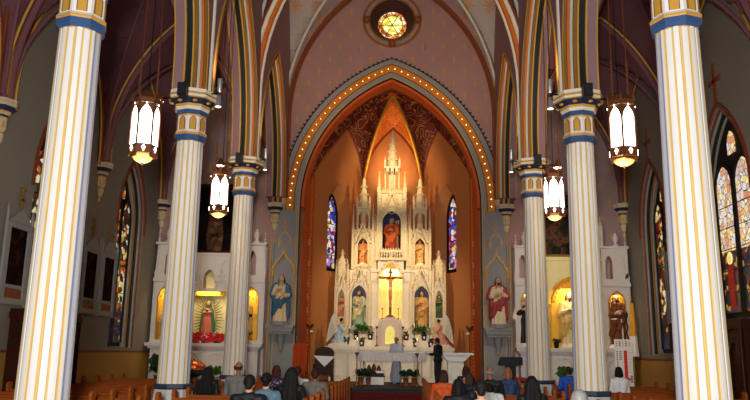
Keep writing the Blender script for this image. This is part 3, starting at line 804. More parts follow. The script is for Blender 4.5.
# ---- hanging lanterns
def make_lantern(label):
    t = thing('hanging_lantern', label, 'lantern', group='lanterns hanging in the nave arches'); t.scale = (.9, .9, 1.)
    R = .27; H6 = 0.
    fr = MB()
    for k in range(6):
        a = H6+k*PI/3; fr.tube([(R*math.cos(a), R*math.sin(a), .0), (R*math.cos(a), R*math.sin(a), 1.02)], .018, 6)
    fr.lathe([(.22, .02), (.295, .05), (.295, .2), (.27, .22)], 6, rot=H6, smooth=False); fr.lathe([(.262, .985), (.285, .99), (.285, 1.08), (.24, 1.12), (.16, 1.17), (.1, 1.22)], 6, rot=H6, smooth=False)
    for k in range(6):
        a = k*PI/3; x, y = .25*math.cos(a), .25*math.sin(a)
        b = H6+k*PI/3; fr.lathe([(.02, 1.04), (.03, 1.1), (.004, 1.22)], 6, (.28*math.cos(b), .28*math.sin(b), 0))
    fr.build('frame', 'bronze', t)
    # spandrels above the pointed glass heads
    for k in range(6):
        a = -PI/2+k*PI/3; ap = R*math.cos(PI/6)
        c, s = math.cos(a), math.sin(a)
        g = MB(); g.T = lambda p, c=c, s=s: Vector(((ap+p.y)*c-p.x*s, (ap+p.y)*s+p.x*c, p.z))
        w = .131; A_ = arch(w, .26, .70, 8)
        g.prism([(-w, .2)]+A_+[(w, .2)], -.012, .0); gl = g.build('glass_panel', 'lantern', t)
        f = MB(); f.T = g.T
        f.archwall(-.135, .135, .70, .98, (0, w, .70, .7001, .26), .006, -.006, 0, n=8)
        f.sweep([(-w, .01, .2)]+[(u, .01, z) for u, z in A_]+[(w, .01, .2)], RECT(.008, .012), (0, 1, 0)); f.build('arch_frame', 'bronze', gl)
        e = MB(); e.T = lambda p, c=c, s=s: Vector(((ap+.026+p.y)*c-p.x*s, (ap+.026+p.y)*s+p.x*c, p.z))
        e.box(-.014, .014, .0, .008, .08, .18); e.box(-.035, .035, .0, .008, .125, .152); e.ball((0, .004, .97), (.016, .008, .016), 6, 5)
        e.build('cross_cutout', 'lantern', t)
    b = MB(); b.lathe([(.0, -.1), (.08, -.09), (.16, -.05), (.2, .0), (.215, .03)], 16); b.build('bottom_bowl', 'lanternwarm', t)
    b = MB(); b.lathe([(.205, -.01), (.245, .0), (.26, .04), (.22, .05)], 6, rot=H6, smooth=False); b.lathe([(.02, -.13), (.03, -.11), (.01, -.09)], 8); b.build('bottom_rim', 'brass', t)
    for x in (-.17, .17):
        c = MB(); zt = 6.62
        for i in range(16):
            z = 1.2+i*.045; c.lathe([(.02, z), (.034, z+.012), (.02, z+.03)], 6, (x, 0, 0))
        c.tube([(x, 0, 1.1), (x*.75, 0, zt)], .013, 5); c.build('chain', 'bronze', t)
    c = MB(); c.tube([(0, .1, 1.2), (0, .05, 6.62)], .011, 5); c.build('cable', 'iron', t)
    c = MB(); c.lathe([(.05, 6.52), (.17, 6.6), (.18, 6.73)], 10); c.build('ceiling_rose', 'bronze', t)
    return t
lan = make_lantern('big glowing lantern on the left hanging in front of the second column')
lan.location = (-CX, 12.42, 5.0); lan.rotation_euler = (0, 0, math.radians(20))
dup(lan, 'big glowing lantern on the right hanging between the near and second columns', (CX+.07, 12.45, 5.0), math.radians(13))
dup(lan, 'smaller glowing lantern on the left, before the dark painting', (-CX, 17.95, 5.02), math.radians(-15))
dup(lan, 'smaller glowing lantern on the right, between the second and farthest columns', (CX, 17.95, 5.02), math.radians(-12))
for s in (-1, 1):
    for y in (12.42, 17.95):
        light('lantern_lamp', 'POINT', (s*CX, y, 4.72), 28, (1, .84, .62), .15)

# ---- lamps and loudspeakers on the capitals
def floodlight(label, loc, rz):
    t = thing('floodlight', label, 'floodlight', loc, rz, 'lamps fixed to the capitals')
    b = MB(); b.tube([(0, 0, 0), (.18, 0, .0), (.24, 0, .02)], .02, 6); b.build('bracket', 'iron', t)
    b = MB(); b.lathe([(.05, .12), (.07, .08), (.09, .0), (.115, -.08), (.12, -.1)], 14, (.3, 0, .02), cap=False); b.lathe([(0, .13), (.05, .12)], 14, (.3, 0, .02), cap=False); b.build('housing', 'bronze', t)
    b = MB(); b.lathe([(.0, -.13), (.08, -.12), (.112, -.09)], 14, (.3, 0, .02)); b.build('lens', 'lens', t); return t
def spot_pair(label, loc, rz):
    t = thing('spotlight_pair', label, 'spotlight', loc, rz, 'twin spotlight cans on the capitals'); t.scale = (.68, .68, .68)
    b = MB(); b.tube([(0, 0, 0), (.22, 0, 0)], .022, 6); b.tube([(.2, 0, -.2), (.2, 0, .3)], .018, 6); b.build('bracket', 'iron', t)
    b = MB(); b.lathe([(.05, .06), (.07, .1), (.085, .5)], 14, (.26, 0, .0), cap=False); b.lathe([(.0, .2), (.08, .2)], 14, (.26, 0, .0), cap=False); b.lathe([(0, .055), (.05, .06)], 14, (.26, 0, 0), cap=False); b.build('up_can', 'silver', t)
    b = MB(); b.lathe([(.0, -.06), (.055, -.07), (.075, -.2), (.1, -.46)], 14, (.26, -.05, 0), cap=False); b.build('down_can', 'silver', t)
    b = MB(); b.lathe([(0, -.44), (.092, -.43)], 14, (.26, -.05, 0), cap=False); b.build('lens', 'lens', t); return t
def speaker(label, loc):
    t = thing('loudspeaker', label, 'loudspeaker', loc, 0, 'small black loudspeakers on the capitals'); t.scale = (.74, .74, .74)
    b = MB(); b.box(-.13, .13, -.12, .12, -.19, .19); b.build('cabinet', 'iron', t)
    b = MB(); b.box(-.11, .11, -.128, -.12, -.17, .17); b.build('grille', paint((30, 30, 32)), t)
    b = MB(); b.tube([(0, .0, .17), (0, .1, .3), (0, .3, .3)], .02, 6); b.build('bracket', 'iron', t); return t
for s, side in ((-1, 'left'), (1, 'right')):
    for j, w in ((2, 'second'), (3, 'farthest')):
        floodlight('lit floodlight on the aisle side of the %s %s capital' % (w, side), (s*(CX+.36), YC[j]-.34, 7.0), 0 if s > 0 else PI)
        spot_pair('silver twin spotlights on the nave side of the %s %s capital' % (w, side), (s*(CX-.48), YC[j]-.28, 7.12), PI if s > 0 else 0)
        speaker('small black loudspeaker on the front of the %s %s capital' % (w, side), (s*(CX+.04), YC[j]-.64, 7.08))
        light('capital_uplight', 'SPOT', (s*(CX-.66), YC[j]-.34, 7.52), 330, (1, .74, .48), .06, (s*.4, 26.3, 14), 88, .9)
        light('capital_floodlamp', 'SPOT', (s*(CX+.66), YC[j]-.34, 6.82), 400 if j == 3 else 260, (1, .84, .62), .08, (s*6.5, 26.2, 3.4 if j == 3 else 6.5), 74, .8)
        light('capital_downlight', 'SPOT', (s*(CX-.68), YC[j]-.3, 6.7), 420 if j == 3 else 60, (1, .9, .76), .06, (s*.8, 27.4, .9) if j == 3 else (s*(CX-1.2), YC[j]+2.5, 0), 44 if j == 3 else 70, .8)

# ---- pews
def make_pew(L, label, group):
    t = thing('church_pew', label, 'pew', group=group)
    b = MB(); b.box(-L/2, L/2, .08, .5, .38, .42); b.build('seat', 'oak', t)
    b = MB(); b.add([(-L/2, .06, .40), (L/2, .06, .40), (L/2, -.02, .72), (-L/2, -.02, .72), (-L/2, .09, .40), (L/2, .09, .40), (L/2, .01, .72), (-L/2, .01, .72)],
                    [(0, 1, 2, 3), (7, 6, 5, 4), (0, 4, 5, 1), (3, 2, 6, 7), (0, 3, 7, 4), (1, 5, 6, 2)]); b.build('backrest', 'oak', t)
    b = MB(); b.box(-L/2, L/2, -.05, .03, .715, .76); b.build('top_rail', 'oak', t)
    b = MB(); b.box(-L/2, L/2, -.12, -.04, .55, .58); b.build('book_rack', 'oak', t)
    ep = [(-.06, 0), (.52, 0), (.52, .42), (.48, .48), (.38, .52), (.24, .55), (.14, .63), (.1, .72)]
    ep += [(.02+.085*math.cos(a), .825+.085*math.sin(a)) for a in np.linspace(-.6, PI+.6, 9)]+[(-.05, .72)]
    for s in (-1, 1):
        b = MB(); b.T = lambda p, s=s: Vector((s*(L/2+.03)+p.y, p.x, p.z)); b.prism(ep, -.032, .032); e = b.build('end_panel', 'oakx', t)
        k = MB(); k.T = b.T; k.prism([(.06+.3*u, .1+.28*v) for u, v in ((0, 0), (1, 0), (1, 1), (.5, 1.35), (0, 1))], -.038, .038); k.build('carved_panel', 'rust', e)
    return t
ORD = ['first', 'second', 'third', 'fourth', 'fifth', 'sixth', 'seventh', 'eighth', 'ninth', 'tenth', 'eleventh', 'twelfth', 'thirteenth', 'fourteenth', 'fifteenth', 'sixteenth', 'seventeenth']
NR_ = 17
rowy = lambda k: 7.3+.92*k
pn = make_pew(2.62, '', ''); pa_ = make_pew(2.9, '', '')
first = {0: True, 1: True}
for bi, (src, x, nm, k0) in enumerate(((pn, -2.44, 'left of the centre aisle', 0), (pn, 2.44, 'right of the centre aisle', 0), (pa_, -6.42, 'in the left side aisle', 5), (pa_, 6.42, 'in the right side aisle', 5))):
    for k in range(k0, NR_):
        q = NR_-1-k; lab = 'honey oak pew %s, %s row from the altar' % (nm, ORD[q])
        key = 0 if src is pn else 1
        if first[key]: o = src; o['label'] = lab; first[key] = False
        else: o = dup(src, lab)
        o.location = (x, rowy(k), 0); o['group'] = 'oak pews '+nm

# ================================================================ FIGURES (smooth bodies grown from limbs)
def blob(prims, mats, voxel=.012, smooth=2, fold=None, name='body', parent=None, loc=None):
    """prims: ('c', p0, r0, p1, r1, mat) tapered limbs, ('e', centre, radii, mat) ellipsoids; fused into one continuous surface"""
    mb = MB()
    for p in prims:
        if p[0] == 'c':
            a, b = Vector(p[1]), Vector(p[3])
            if (b-a).length < 1e-5: b = a+Vector((0, 0, 1e-3))
            t = (b-a).normalized(); L = []; R = []
            for i in range(5): q = PI/2*i/5; L.append(a-t*p[2]*math.cos(q)); R.append(max(.0008, p[2]*math.sin(q)))
            for i in range(6): q = PI/2*i/5; L.append(b+t*p[4]*math.sin(q)); R.append(max(.0008, p[4]*math.cos(q)))
            mb.tube(L, R, 14)
        else: mb.ball(p[1], p[2], 16, 10)
    me = bpy.data.meshes.new('tmp'); me.from_pydata(mb.v, [], mb.f); me.update()
    o = bpy.data.objects.new('tmp', me); COL.objects.link(o)
    r = o.modifiers.new('r', 'REMESH'); r.mode = 'VOXEL'; r.voxel_size = voxel; r.use_smooth_shade = True
    if smooth: s = o.modifiers.new('s', 'SMOOTH'); s.factor = .5; s.iterations = smooth
    dg = bpy.context.evaluated_depsgraph_get(); dg.update()
    me2 = bpy.data.meshes.new_from_object(o.evaluated_get(dg)); bpy.data.objects.remove(o); bpy.data.meshes.remove(me)
    me2.name = name; nv = len(me2.vertices)
    co = np.empty(nv*3); me2.vertices.foreach_get('co', co); co = co.reshape(-1, 3)
    D = []; mi = []
    for p in prims:
        if p[0] == 'c':
            a, b = np.array(p[1], float), np.array(p[3], float); d = b-a; l2 = max(d@d, 1e-9)
            t = np.clip((co-a)@d/l2, 0, 1); D.append(np.linalg.norm(co-a-t[:, None]*d, axis=1)-(p[2]+t*(p[4]-p[2]))); mi.append(p[5])
        else:
            c, R = np.array(p[1], float), np.array(p[2], float); D.append((np.linalg.norm((co-c)/R, axis=1)-1)*R.min()); mi.append(p[3])
    vm = np.array(mi)[np.argmin(np.array(D), axis=0)]
    if fold:
        no = np.empty(nv*3); me2.vertices.foreach_get('normal', no); no = no.reshape(-1, 3)
        th = np.arctan2(co[:, 1]-fold[3], co[:, 0]); w = np.isin(vm, fold[0])
        am = fold[1]*np.sin(th*fold[2]+co[:, 2]*3.1+.8*np.sin(co[:, 2]*7))*w
        co = co+no*am[:, None]; me2.vertices.foreach_set('co', co.ravel())
    npy = len(me2.polygons); ls = np.empty(npy, int); me2.polygons.foreach_get('loop_start', ls); lv = np.empty(len(me2.loops), int); me2.loops.foreach_get('vertex_index', lv)
    me2.materials.clear()
    for m in mats: me2.materials.append(M[m] if isinstance(m, str) else m)
    me2.polygons.foreach_set('material_index', vm[lv[ls]].astype(np.int32)); me2.polygons.foreach_set('use_smooth', np.ones(npy, bool)); me2.update()
    return link(name, me2, parent, loc)
def hand(w, d, r=.011, m=0, side=1, palmdir=None):
    """palm and five curled fingers growing from wrist w along direction d"""
    w = Vector(w); d = Vector(d).normalized(); up = Vector((0, 0, 1)) if abs(d.z) < .8 else Vector((0, 1, 0))
    l = d.cross(up).normalized(); n = l.cross(d).normalized(); P = []
    k = r/.011
    pe = w+d*.075*k
    for f in (-1.5, -.5, .5, 1.5): P.append(('c', w+d*.015*k+l*.010*f*k, .016*k, pe+l*.017*f*k, .0125*k, m))
    for f, ln in ((-1.5, .062), (-.5, .076), (.5, .080), (1.5, .072)):
        a = pe+l*.019*f*k; b = a+(d*.6-n*.35)*ln*.55*k+l*.003*f*k; c = b+(d*.35-n*.7)*ln*.5*k
        P += [('c', a, r*.85, b, r*.78, m), ('c', b, r*.78, c, r*.66, m)]
    a = w+d*.025*k+l*.028*side*k; b = a+(d*.6+l*.7*side-n*.2)*.036*k; c = b+(d*.9-n*.3)*.03*k
    P += [('c', a, r*1.1, b, r*.95, m), ('c', b, r*.95, c, r*.8, m)]
    return P
def statue(name, label, loc, h, robe, mantle, hair='hairbrown', skin=None, beard=False, pose='chest', veil=None, rz=0., child=None, crook=False, plinth='trimwhite', cat='statue', group=None, halo=None, sash=None):
    """robed standing figure facing -Y"""
    skin = skin or paint((214, 166, 130)); t = thing(name, label, cat, loc, rz, group); k = h/1.0
    V = lambda x, y, z: (x*k*.88, y*k, z*k); P = []
    def c(a, ra, b, rb, m): P.append(('c', V(*a), ra*k, V(*b), rb*k, m))
    def e(a, r, m): P.append(('e', V(*a), (r[0]*k, r[1]*k, r[2]*k), m))
    b0 = .05
    c((0, .0, b0+.06), .145, (0, 0, .5), .115, 0); c((0, 0, .5), .115, (0, 0, .70), .105, 0); c((.06, -.03, .09), .09, (.035, -.02, .48), .075, 0); c((-.07, -.02, .09), .085, (-.04, -.01, .5), .07, 0)
    c((-.1, .0, .765), .06, (.1, 0, .765), .06, 0); c((0, 0, .8), .036, (0, -.012, .86), .034, 1)
    e((0, -.018, .915), (.05, .058, .072), 1); c((0, -.07, .915), .010, (0, -.078, .900), .012, 1)
    for s in (-1, 1): c((.052*s, .0, .915), .012, (.052*s, .004, .905), .012, 1); e((.02*s, -.068, .926), (.009, .006, .006), 2)
    c((-.014, -.066, .872), .007, (.014, -.066, .872), .007, 3)
    hm = 2
    e((0, .012, .93), (.058, .058, .07), hm); c((-.045, .02, .9), .03, (-.055, .015, .82), .028, hm); c((.045, .02, .9), .03, (.055, .015, .82), .028, hm); c((0, .035, .9), .045, (0, .045, .8), .045, hm)
    if beard: c((0, -.055, .868), .03, (0, -.06, .835), .02, hm)
    hands = {'chest': ((.05, -.14, .66), (-.05, -.15, .63)), 'open': ((.2, -.12, .6), (-.2, -.12, .6)), 'low': ((.1, -.13, .56), (-.06, -.14, .68)), 'bless': ((.19, -.1, .86), (-.06, -.14, .66)), 'pray': ((.02, -.15, .70), (-.02, -.15, .70))}[pose]
    for s, hd in ((1, hands[0]), (-1, hands[1])):
        el = (.19*s, -.02, .6) if hd[2] < .8 else (.2*s, -.02, .66)
        c((.14*s, 0, .76), .058, el, .05, 0); w = tuple(el[i]+(hd[i]-el[i])*.78 for i in range(3)); c(el, .05, w, .042, 0)
        d = Vector(hd)-Vector(el); P += hand(V(*w), d, .0123*k, 1, s)
    mats = [robe, skin, hair, paint((168, 84, 72))]
    blob(P, mats, .0105*k, 1, fold=((0,), .008*k, 11, 0.), name='figure', parent=t)
    if mantle:
        Q = []
        def c2(a, ra, b, rb, m=0): Q.append(('c', V(*a), ra*k, V(*b), rb*k, m))
        c2((-.105, .015, .765), .072, (.105, .015, .765), .072); c2((0, .05, .74), .115, (0, .06, .14), .15)
        for s in (-1, 1): c2((.14*s, .01, .75), .07, (.19*s, .0, .60), .068); c2((.15*s, .02, .6), .06, (.15*s, .03, .2), .06)
        c2((.13, -.07, .58), .045, (-.09, -.115, .44), .05); c2((-.09, -.115, .44), .05, (-.13, -.06, .25), .06); c2((.1, -.09, .52), .05, (.0, -.12, .36), .05)
        if veil: Q += [('e', V(0, .022, .94), (.064*k, .062*k, .078*k), 0)]; c2((-.055, .025, .9), .03, (-.08, .02, .79), .04); c2((.055, .025, .9), .03, (.08, .02, .79), .04)
        blob(Q, [mantle], .012*k, 1, fold=((0,), .009*k, 9, 0.), name='mantle', parent=t)
    mb = MB(); mb.lathe([(.2*k, 0), (.2*k, .03*k), (.17*k, .05*k), (.165*k, .075*k)], 8, rot=O8, smooth=False); mb.build('plinth', plinth, t)
    if child:
        Q = [('e', V(-.06, -.15, .79), (.036*k, .038*k, .044*k), 1), ('c', V(-.06, -.14, .74), .045*k, V(-.05, -.13, .64), .055*k, 0), ('c', V(-.05, -.15, .64), .03*k, V(.02, -.17, .58), .022*k, 1),
             ('c', V(-.03, -.15, .74), .02*k, V(.03, -.17, .7), .016*k, 1), ('e', V(-.06, -.14, .805), (.038*k, .038*k, .034*k), 2)]
        blob(Q, [child, skin, hair], .009*k, 1, name='child', parent=t)
    if crook:
        q = MB(); q.tube([V(.2, -.15, .06), V(.17, -.15, .92)], .012*k, 7); 
        if crook == 'lily':
            for i in range(7): q.ball(V(.17+.03*math.cos(i*2.4), -.15+.03*math.sin(i*2.4), .84+.022*i), .022*k, 6, 5, 1)
        q.build('staff', ['brass', 'trimwhite'], t)
    if sash:
        q = MB(); q.tube([V(.12*math.cos(a), .11*math.sin(a), .53) for a in np.linspace(0, 2*PI, 21)[:-1]], .014*k, 6, closed=True); q.tube([V(.05, -.125, .53), V(.06, -.15, .3), V(.06, -.16, .12)], .012*k, 6); q.build('cord', sash, t)
    if halo:
        q = MB(); q.tube([V(.085*math.cos(a), .07, .93+.085*math.sin(a)) for a in np.linspace(0, 2*PI, 25)[:-1]], .006*k, 5, closed=True); q.build('halo', halo, t)
    return t

# ================================================================ HIGH ALTAR
def finial(mb, x, y, z, s, m=0):
    mb.lathe([(.0, 0), (.3*s, .05*s), (.18*s, .15*s), (.5*s, .45*s), (.55*s, .6*s), (.2*s, .75*s), (.3*s, .95*s), (0, 1.3*s)], 8, (x, y, z), m)
def pinnacle(mb, x, y, z0, z1, w, m=0, crk=True):
    """square buttress shaft with a gabled head, a crocketed spirelet and a finial"""
    hb = z0+(z1-z0)*.62; h = z1-hb
    mb.box(x-w, x+w, y-w, y+w, z0, hb, m); mb.box(x-w*1.2, x+w*1.2, y-w*1.2, y+w*1.2, z0, z0+w*.6, m); mb.box(x-w*1.2, x+w*1.2, y-w*1.2, y+w*1.2, hb-w*.4, hb, m)
    mb.prism([(x-w*1.15, hb), (x+w*1.15, hb), (x, hb+w*2.2)], y-w*1.2, y+w*1.2, m)
    mb.lathe([(w*1.15, hb), (w*.12, z1-w*.8)], 4, (x, y, 0), m, PI/4, False); finial(mb, x, y, z1-w*1.2, w*.95, m)
    if crk:
        n = max(2, int(h/(w*1.6)))
        for i in range(n):
            t = (i+.6)/n*.85; rr = w*1.15*(1-t)*.8+w*.18; zz = hb+h*t
            for a in (0, PI/2, PI, -PI/2): mb.ball((x+rr*math.cos(a), y+rr*math.sin(a), zz), w*.24, 6, 4, m)
def gable(mb, x, y0, y1, z0, hw, h, m=0, fin=.1):
    """steep openwork gable with crockets"""
    th = .05
    mb.prism([(x-hw, z0), (x-hw+th*1.6, z0), (x, z0+h-th*2.6), (x+hw-th*1.6, z0), (x+hw, z0), (x, z0+h)], y0, y1, m)
    n = max(3, int(h/.17))
    for i in range(1, n):
        t = i/n
        for s in (-1, 1): mb.ball((x+s*hw*(1-t)+s*.025, (y0+y1)/2-.02, z0+h*t+.02), (.042, .045, .045), 6, 4, m)
    finial(mb, x, (y0+y1)/2, z0+h-.02, fin, m)
    mb.tube([(x+.13*hw/.4*math.cos(a), y0+.03, z0+h*.38+.13*hw/.4*math.sin(a)) for a in np.linspace(0, 2*PI, 13)[:-1]], .016, 5, m, closed=True)
def niche(t, name, x, w, z0, zs, rise, y0, y1, u0, u1, zt, back, frame='carved', jamb=None):
    """part: panel with a pointed recess, its lit or painted back wall as sub-part"""
    b = MB(); b.archwall(u0, u1, z0-.001, zt, (x, w, z0+.04, zs, rise), y0, y1, 0, 1, n=10, back=False); o = b.build(name, [frame, jamb or back], t)
    b = MB(); b.box(x-w-.03, x+w+.03, y1-.02, y1, z0, zs+rise+.03); b.build('niche_back', back, o)
    b = MB(); b.sweep([(x-w, y0-.01, z0+.05)]+[(u, y0-.01, z) for u, z in arch(w, rise, zs, 10, x)]+[(x+w, y0-.01, z0+.05)], RECT(.03, .03), (0, 1, 0))
    b.build('arch_moulding', frame, o); return o
HA = thing('high_altar', 'towering ivory gothic high altar with spires, niches and pinnacles', 'altar', (0, 0, 0))
YF = 31.0
b = MB()
b.box(-2.68, 2.62, 30.05, 31.7, 1.70, 1.85); b.box(-2.6, 2.54, 30.1, 31.7, 1.6, 1.7); b.build('mensa', 'marble', HA)
b = MB(); b.box(-2.42, 2.36, 30.25, 31.7, .45, 1.6); b.box(-2.5, 2.44, 30.2, 31.7, .45, .62)
for i in range(7):
    x = -2.03+i*.675; b.archwall(x-.3, x+.3, .64, 1.58, (x, .2, .72, 1.2, .26), 30.19, 30.25, 0, 0, n=7)
for x in np.linspace(-2.37, 2.31, 8): b.tube([(x, 30.17, .62), (x, 30.17, 1.58)], .04, 8)
b.build('altar_front', 'marble', HA)
for x0, x1 in ((-2.3, -.5), (.45, 2.25)): b = MB(); b.box(x0, x1, 30.55, 31.6, 1.85, 2.12); b.box(x0, x1, 30.8, 31.6, 2.12, 2.36); b.build('gradine', 'marble', HA)
# lower tier niches
for s, lab in ((-1, 'l'), (1, 'r')):
    x = -1.36 if s < 0 else 1.31
    niche(HA, 'statue_niche', x, .34, 2.55, 3.95, .5, YF, 31.5, x-.46, x+.44, 5.08, 'nichegrey', 'marble')
    g = MB(); gable(g, x, YF-.16, YF-.02, 4.15, .44, 1.05, 0, .1)
    for u in (-.47, .46): pinnacle(g, x+u, YF-.1, 2.4, 5.3, .055)
    for i in range(5): g.tube([(x-.3+.15*i, YF-.03, 4.6+.1*(2-abs(2-i))), (x-.3+.15*i, YF-.03, 5.02)], .018, 5)
    g.build('canopy', 'carved', HA)
    x = -2.12 if s < 0 else 2.05
    niche(HA, 'outer_niche', x, .18, 2.95, 3.85, .45, YF+.05, 31.42, x-.27, x+.27, 4.6, 'nichelit', 'marble')
    g = MB(); g.box(x-.27, x+.27, YF+.05, 31.6, 1.85, 2.95); gable(g, x, YF-.08, YF+.05, 4.2, .26, .75, 0, .08); pinnacle(g, x, YF+.25, 4.4, 6.0, .15)
    for u in (-.25, .25): pinnacle(g, x+u, YF, 2.4, 5.5, .045); pinnacle(g, x+u*.8, YF+.3, 4.6, 5.6, .045)
    g.build('outer_turret', 'carved', HA)
    # pilaster panels beside the centre
    g = MB(); a, b_ = sorted((s*.56, s*.92)); a -= .02; b_ -= .02
    g.box(a, b_, YF-.05, 31.5, 1.85, 5.08); g.box(a-.03, b_+.03, YF-.09, 31.5, 4.98, 5.1); g.archwall(a+.02, b_-.02, 2.6, 4.9, ((a+b_)/2, .1, 2.75, 4.4, .22), YF-.085, YF-.05, 0, 0, n=7)
    g.build('pilaster', 'marble', HA)
    # upper tower with its niche, gable and spire
    x = -1.24 if s < 0 else 1.23
    niche(HA, 'upper_niche', x, .24, 5.3, 6.15, .34, YF+.05, 31.5, x-.42, x+.42, 6.75, paint((150, 84, 40)), 'carved', 'goldniche')
    g = MB(); gable(g, x, YF-.1, YF+.04, 6.25, .38, .95, 0, .09); g.box(x-.44, x+.44, YF, 31.6, 5.08, 5.3); g.box(x-.45, x+.45, YF, 31.6, 6.75, 6.83)
    for i in range(7): g.ball((x-.39+.13*i, YF-.02, 5.2), (.04, .03, .07), 6, 5)
    for u in (-.43, .43): pinnacle(g, x+u, YF+.02, 5.1, 7.95, .055)
    g.build('upper_tower', 'carved', HA)
    g = MB()
    for u in (-.26, .26):
        for v in (.12, .5): g.box(x+u-.035, x+u+.035, YF+v-.035, YF+v+.035, 6.83, 7.75)
    g.lathe([(.12, 6.83), (.12, 7.75)], 8, (x, YF+.31, 0), 0, O8, False)
    g.archwall(x-.28, x+.28, 7.35, 7.8, (x, .22, 7.35, 7.36, .3), YF+.08, YF+.14, 0, 0, n=6); g.box(x-.32, x+.32, YF, YF+.6, 7.75, 7.83)
    for u in (-.27, .27): pinnacle(g, x+u, YF+.1, 7.8, 8.4, .04)
    g.lathe([(.24, 7.83), (.19, 8.1), (.2, 8.14), (.13, 8.45), (.15, 8.49), (.08, 8.8), (.1, 8.84), (.05, 9.1)], 8, (x, YF+.31, 0), 0, O8, False)
    for z, r in ((8.1, .22), (8.45, .17), (8.8, .12)):
        for k in range(8): g.ball((x+r*math.cos(k*PI/4), YF+.31+r*math.sin(k*PI/4), z), .04, 6, 4)
    finial(g, x, YF+.31, 8.98, .19); g.build('spire', 'carved', HA)
    # slender buttress beside the centre tower
    g = MB()
    pinnacle(g, s*.73, YF+.1, 5.1, 7.55, .075); g.box(s*.73-.1, s*.73+.1, YF, 31.6, 5.08, 6.2)
    for k in range(4): g.archwall(s*.73-.09, s*.73+.09, 5.25+.22*k, 5.45+.22*k, (s*.73, .045, 5.28+.22*k, 5.36+.22*k, .06), YF-.02, YF, 0, 0, n=4)
    g.build('buttress', 'carved', HA)
niche(HA, 'cross_niche', -.02, .52, 3.0, 4.6, .86, YF-.02, 31.46, -.58, .54, 5.62, 'nichelit', 'marble')
g = MB(); g.box(-.6, .56, YF-.06, 31.5, 1.85, 3.0); g.build('cross_shelf', 'marble', HA)
g = MB(); gable(g, -.02, YF-.1, YF-.02, 4.75, .58, .95, 0, .09)
g.build('centre_gable', 'carved', HA); g = MB()
for i in range(9):
    x = -.46+.11*i; g.archwall(x-.055, x+.055, 5.55, 5.95, (x, .03, 5.6, 5.78, .1), YF-.12, YF-.06, 0, 0, n=4); finial(g, x, YF-.09, 5.95, .07)
g.box(-.52, .5, YF-.16, YF+.1, 5.5, 5.56); g.build('crest_balustrade', 'carved', HA)
niche(HA, 'crowning_niche', 0, .43, 5.72, 7.15, .52, YF, 31.5, -.62, .62, 8.55, paint((34, 38, 92)), 'carved', paint((40, 44, 100)))
g = MB(); gable(g, 0, YF-.1, YF, 7.2, .58, 1.35, 0, .1)
for s in (-1, 1):
    pinnacle(g, s*.56, YF+.0, 7.4, 9.45, .075); g.box(s*.56-.1, s*.56+.1, YF-.06, 31.5, 5.5, 7.45)
    g.ball((s*.56, YF, 8.2), (.12, .12, .05), 8, 5)
for i in range(9): g.prism([(-.4+.1*i-.05, 8.45), (-.4+.1*i+.05, 8.45), (-.4+.1*i, 8.72)], YF-.06, YF+.0)
g.box(-.66, .66, YF-.03, 31.5, 8.5, 8.58); g.build('centre_tower', 'carved', HA)
g = MB()
for u in (-.3, -.1, .1, .3): g.box(u-.03, u+.03, YF+.02, YF+.1, 8.58, 9.6); g.box(u-.03, u+.03, YF+.5, YF+.58, 8.58, 9.6)
g.lathe([(.2, 8.58), (.2, 9.6)], 8, (0, YF+.3, 0), 0, O8, False)
for u in (-.2, 0, .2): g.archwall(u-.1, u+.1, 9.3, 9.65, (u, .07, 9.3, 9.32, .16), YF+.02, YF+.08, 0, 0, n=5)
g.box(-.36, .36, YF-.02, YF+.62, 9.6, 9.68)
for u in (-.32, .32): pinnacle(g, u, YF+.05, 9.6, 10.15, .04); pinnacle(g, u, YF+.55, 9.6, 10.15, .04)
g.lathe([(.3, 9.68), (.2, 10.0), (.24, 10.04), (.14, 10.4), (.17, 10.44), (.1, 10.75), (.12, 10.78), (.06, 11.05), (.08, 11.08), (.02, 11.3)], 8, (0, YF+.3, 0), 0, O8, False)
for z, r in ((10.02, .25), (10.42, .19), (10.76, .14), (11.06, .1)):
    for k in range(8): g.ball((r*math.cos(k*PI/4), YF+.3+r*math.sin(k*PI/4), z), .045, 6, 4)
finial(g, 0, YF+.3, 11.2, .18); g.build('centre_spire', 'carved', HA)
g = MB(); g.box(-2.4, 2.35, 31.5, 31.72, 1.85, 5.08); g.box(-1.66, 1.66, 31.5, 31.72, 5.08, 6.75); g.box(-.62, .62, 31.5, 31.72, 5.08, 8.5); g.build('back_wall', 'carved', HA)
# tabernacle
TB = thing('tabernacle', 'pale stone tabernacle with greenish gold door under the cross', 'tabernacle', (-.02, 30.62, 1.85))
b = MB(); b.box(-.44, .44, -.22, .3, 0, .85); b.prism([(-.46, .85), (.46, .85), (.3, 1.12), (-.3, 1.12)], -.2, .28); b.box(-.27, .27, -.16, .25, 1.12, 1.2)
for u in (-.44, .44): b.lathe([(.06, 0), (.06, .9), (.0, 1.15)], 8, (u, -.22, 0), smooth=False)
b.build('body', paint((206, 186, 172)), TB)
b = MB(); b.prism([(-.2, .1)]+arch(.2, .25, .6, 8)+[(.2, .1)], -.25, -.22); d = b.build('door', paint((196, 190, 96), .35, .15, .3), TB)
b = MB(); b.box(-.015, .015, -.262, -.25, .2, .7); b.box(-.1, .1, -.262, -.25, .5, .53); b.ball((.12, -.255, .35), .02, 6, 5); b.build('door_cross', 'goldleaf', d)
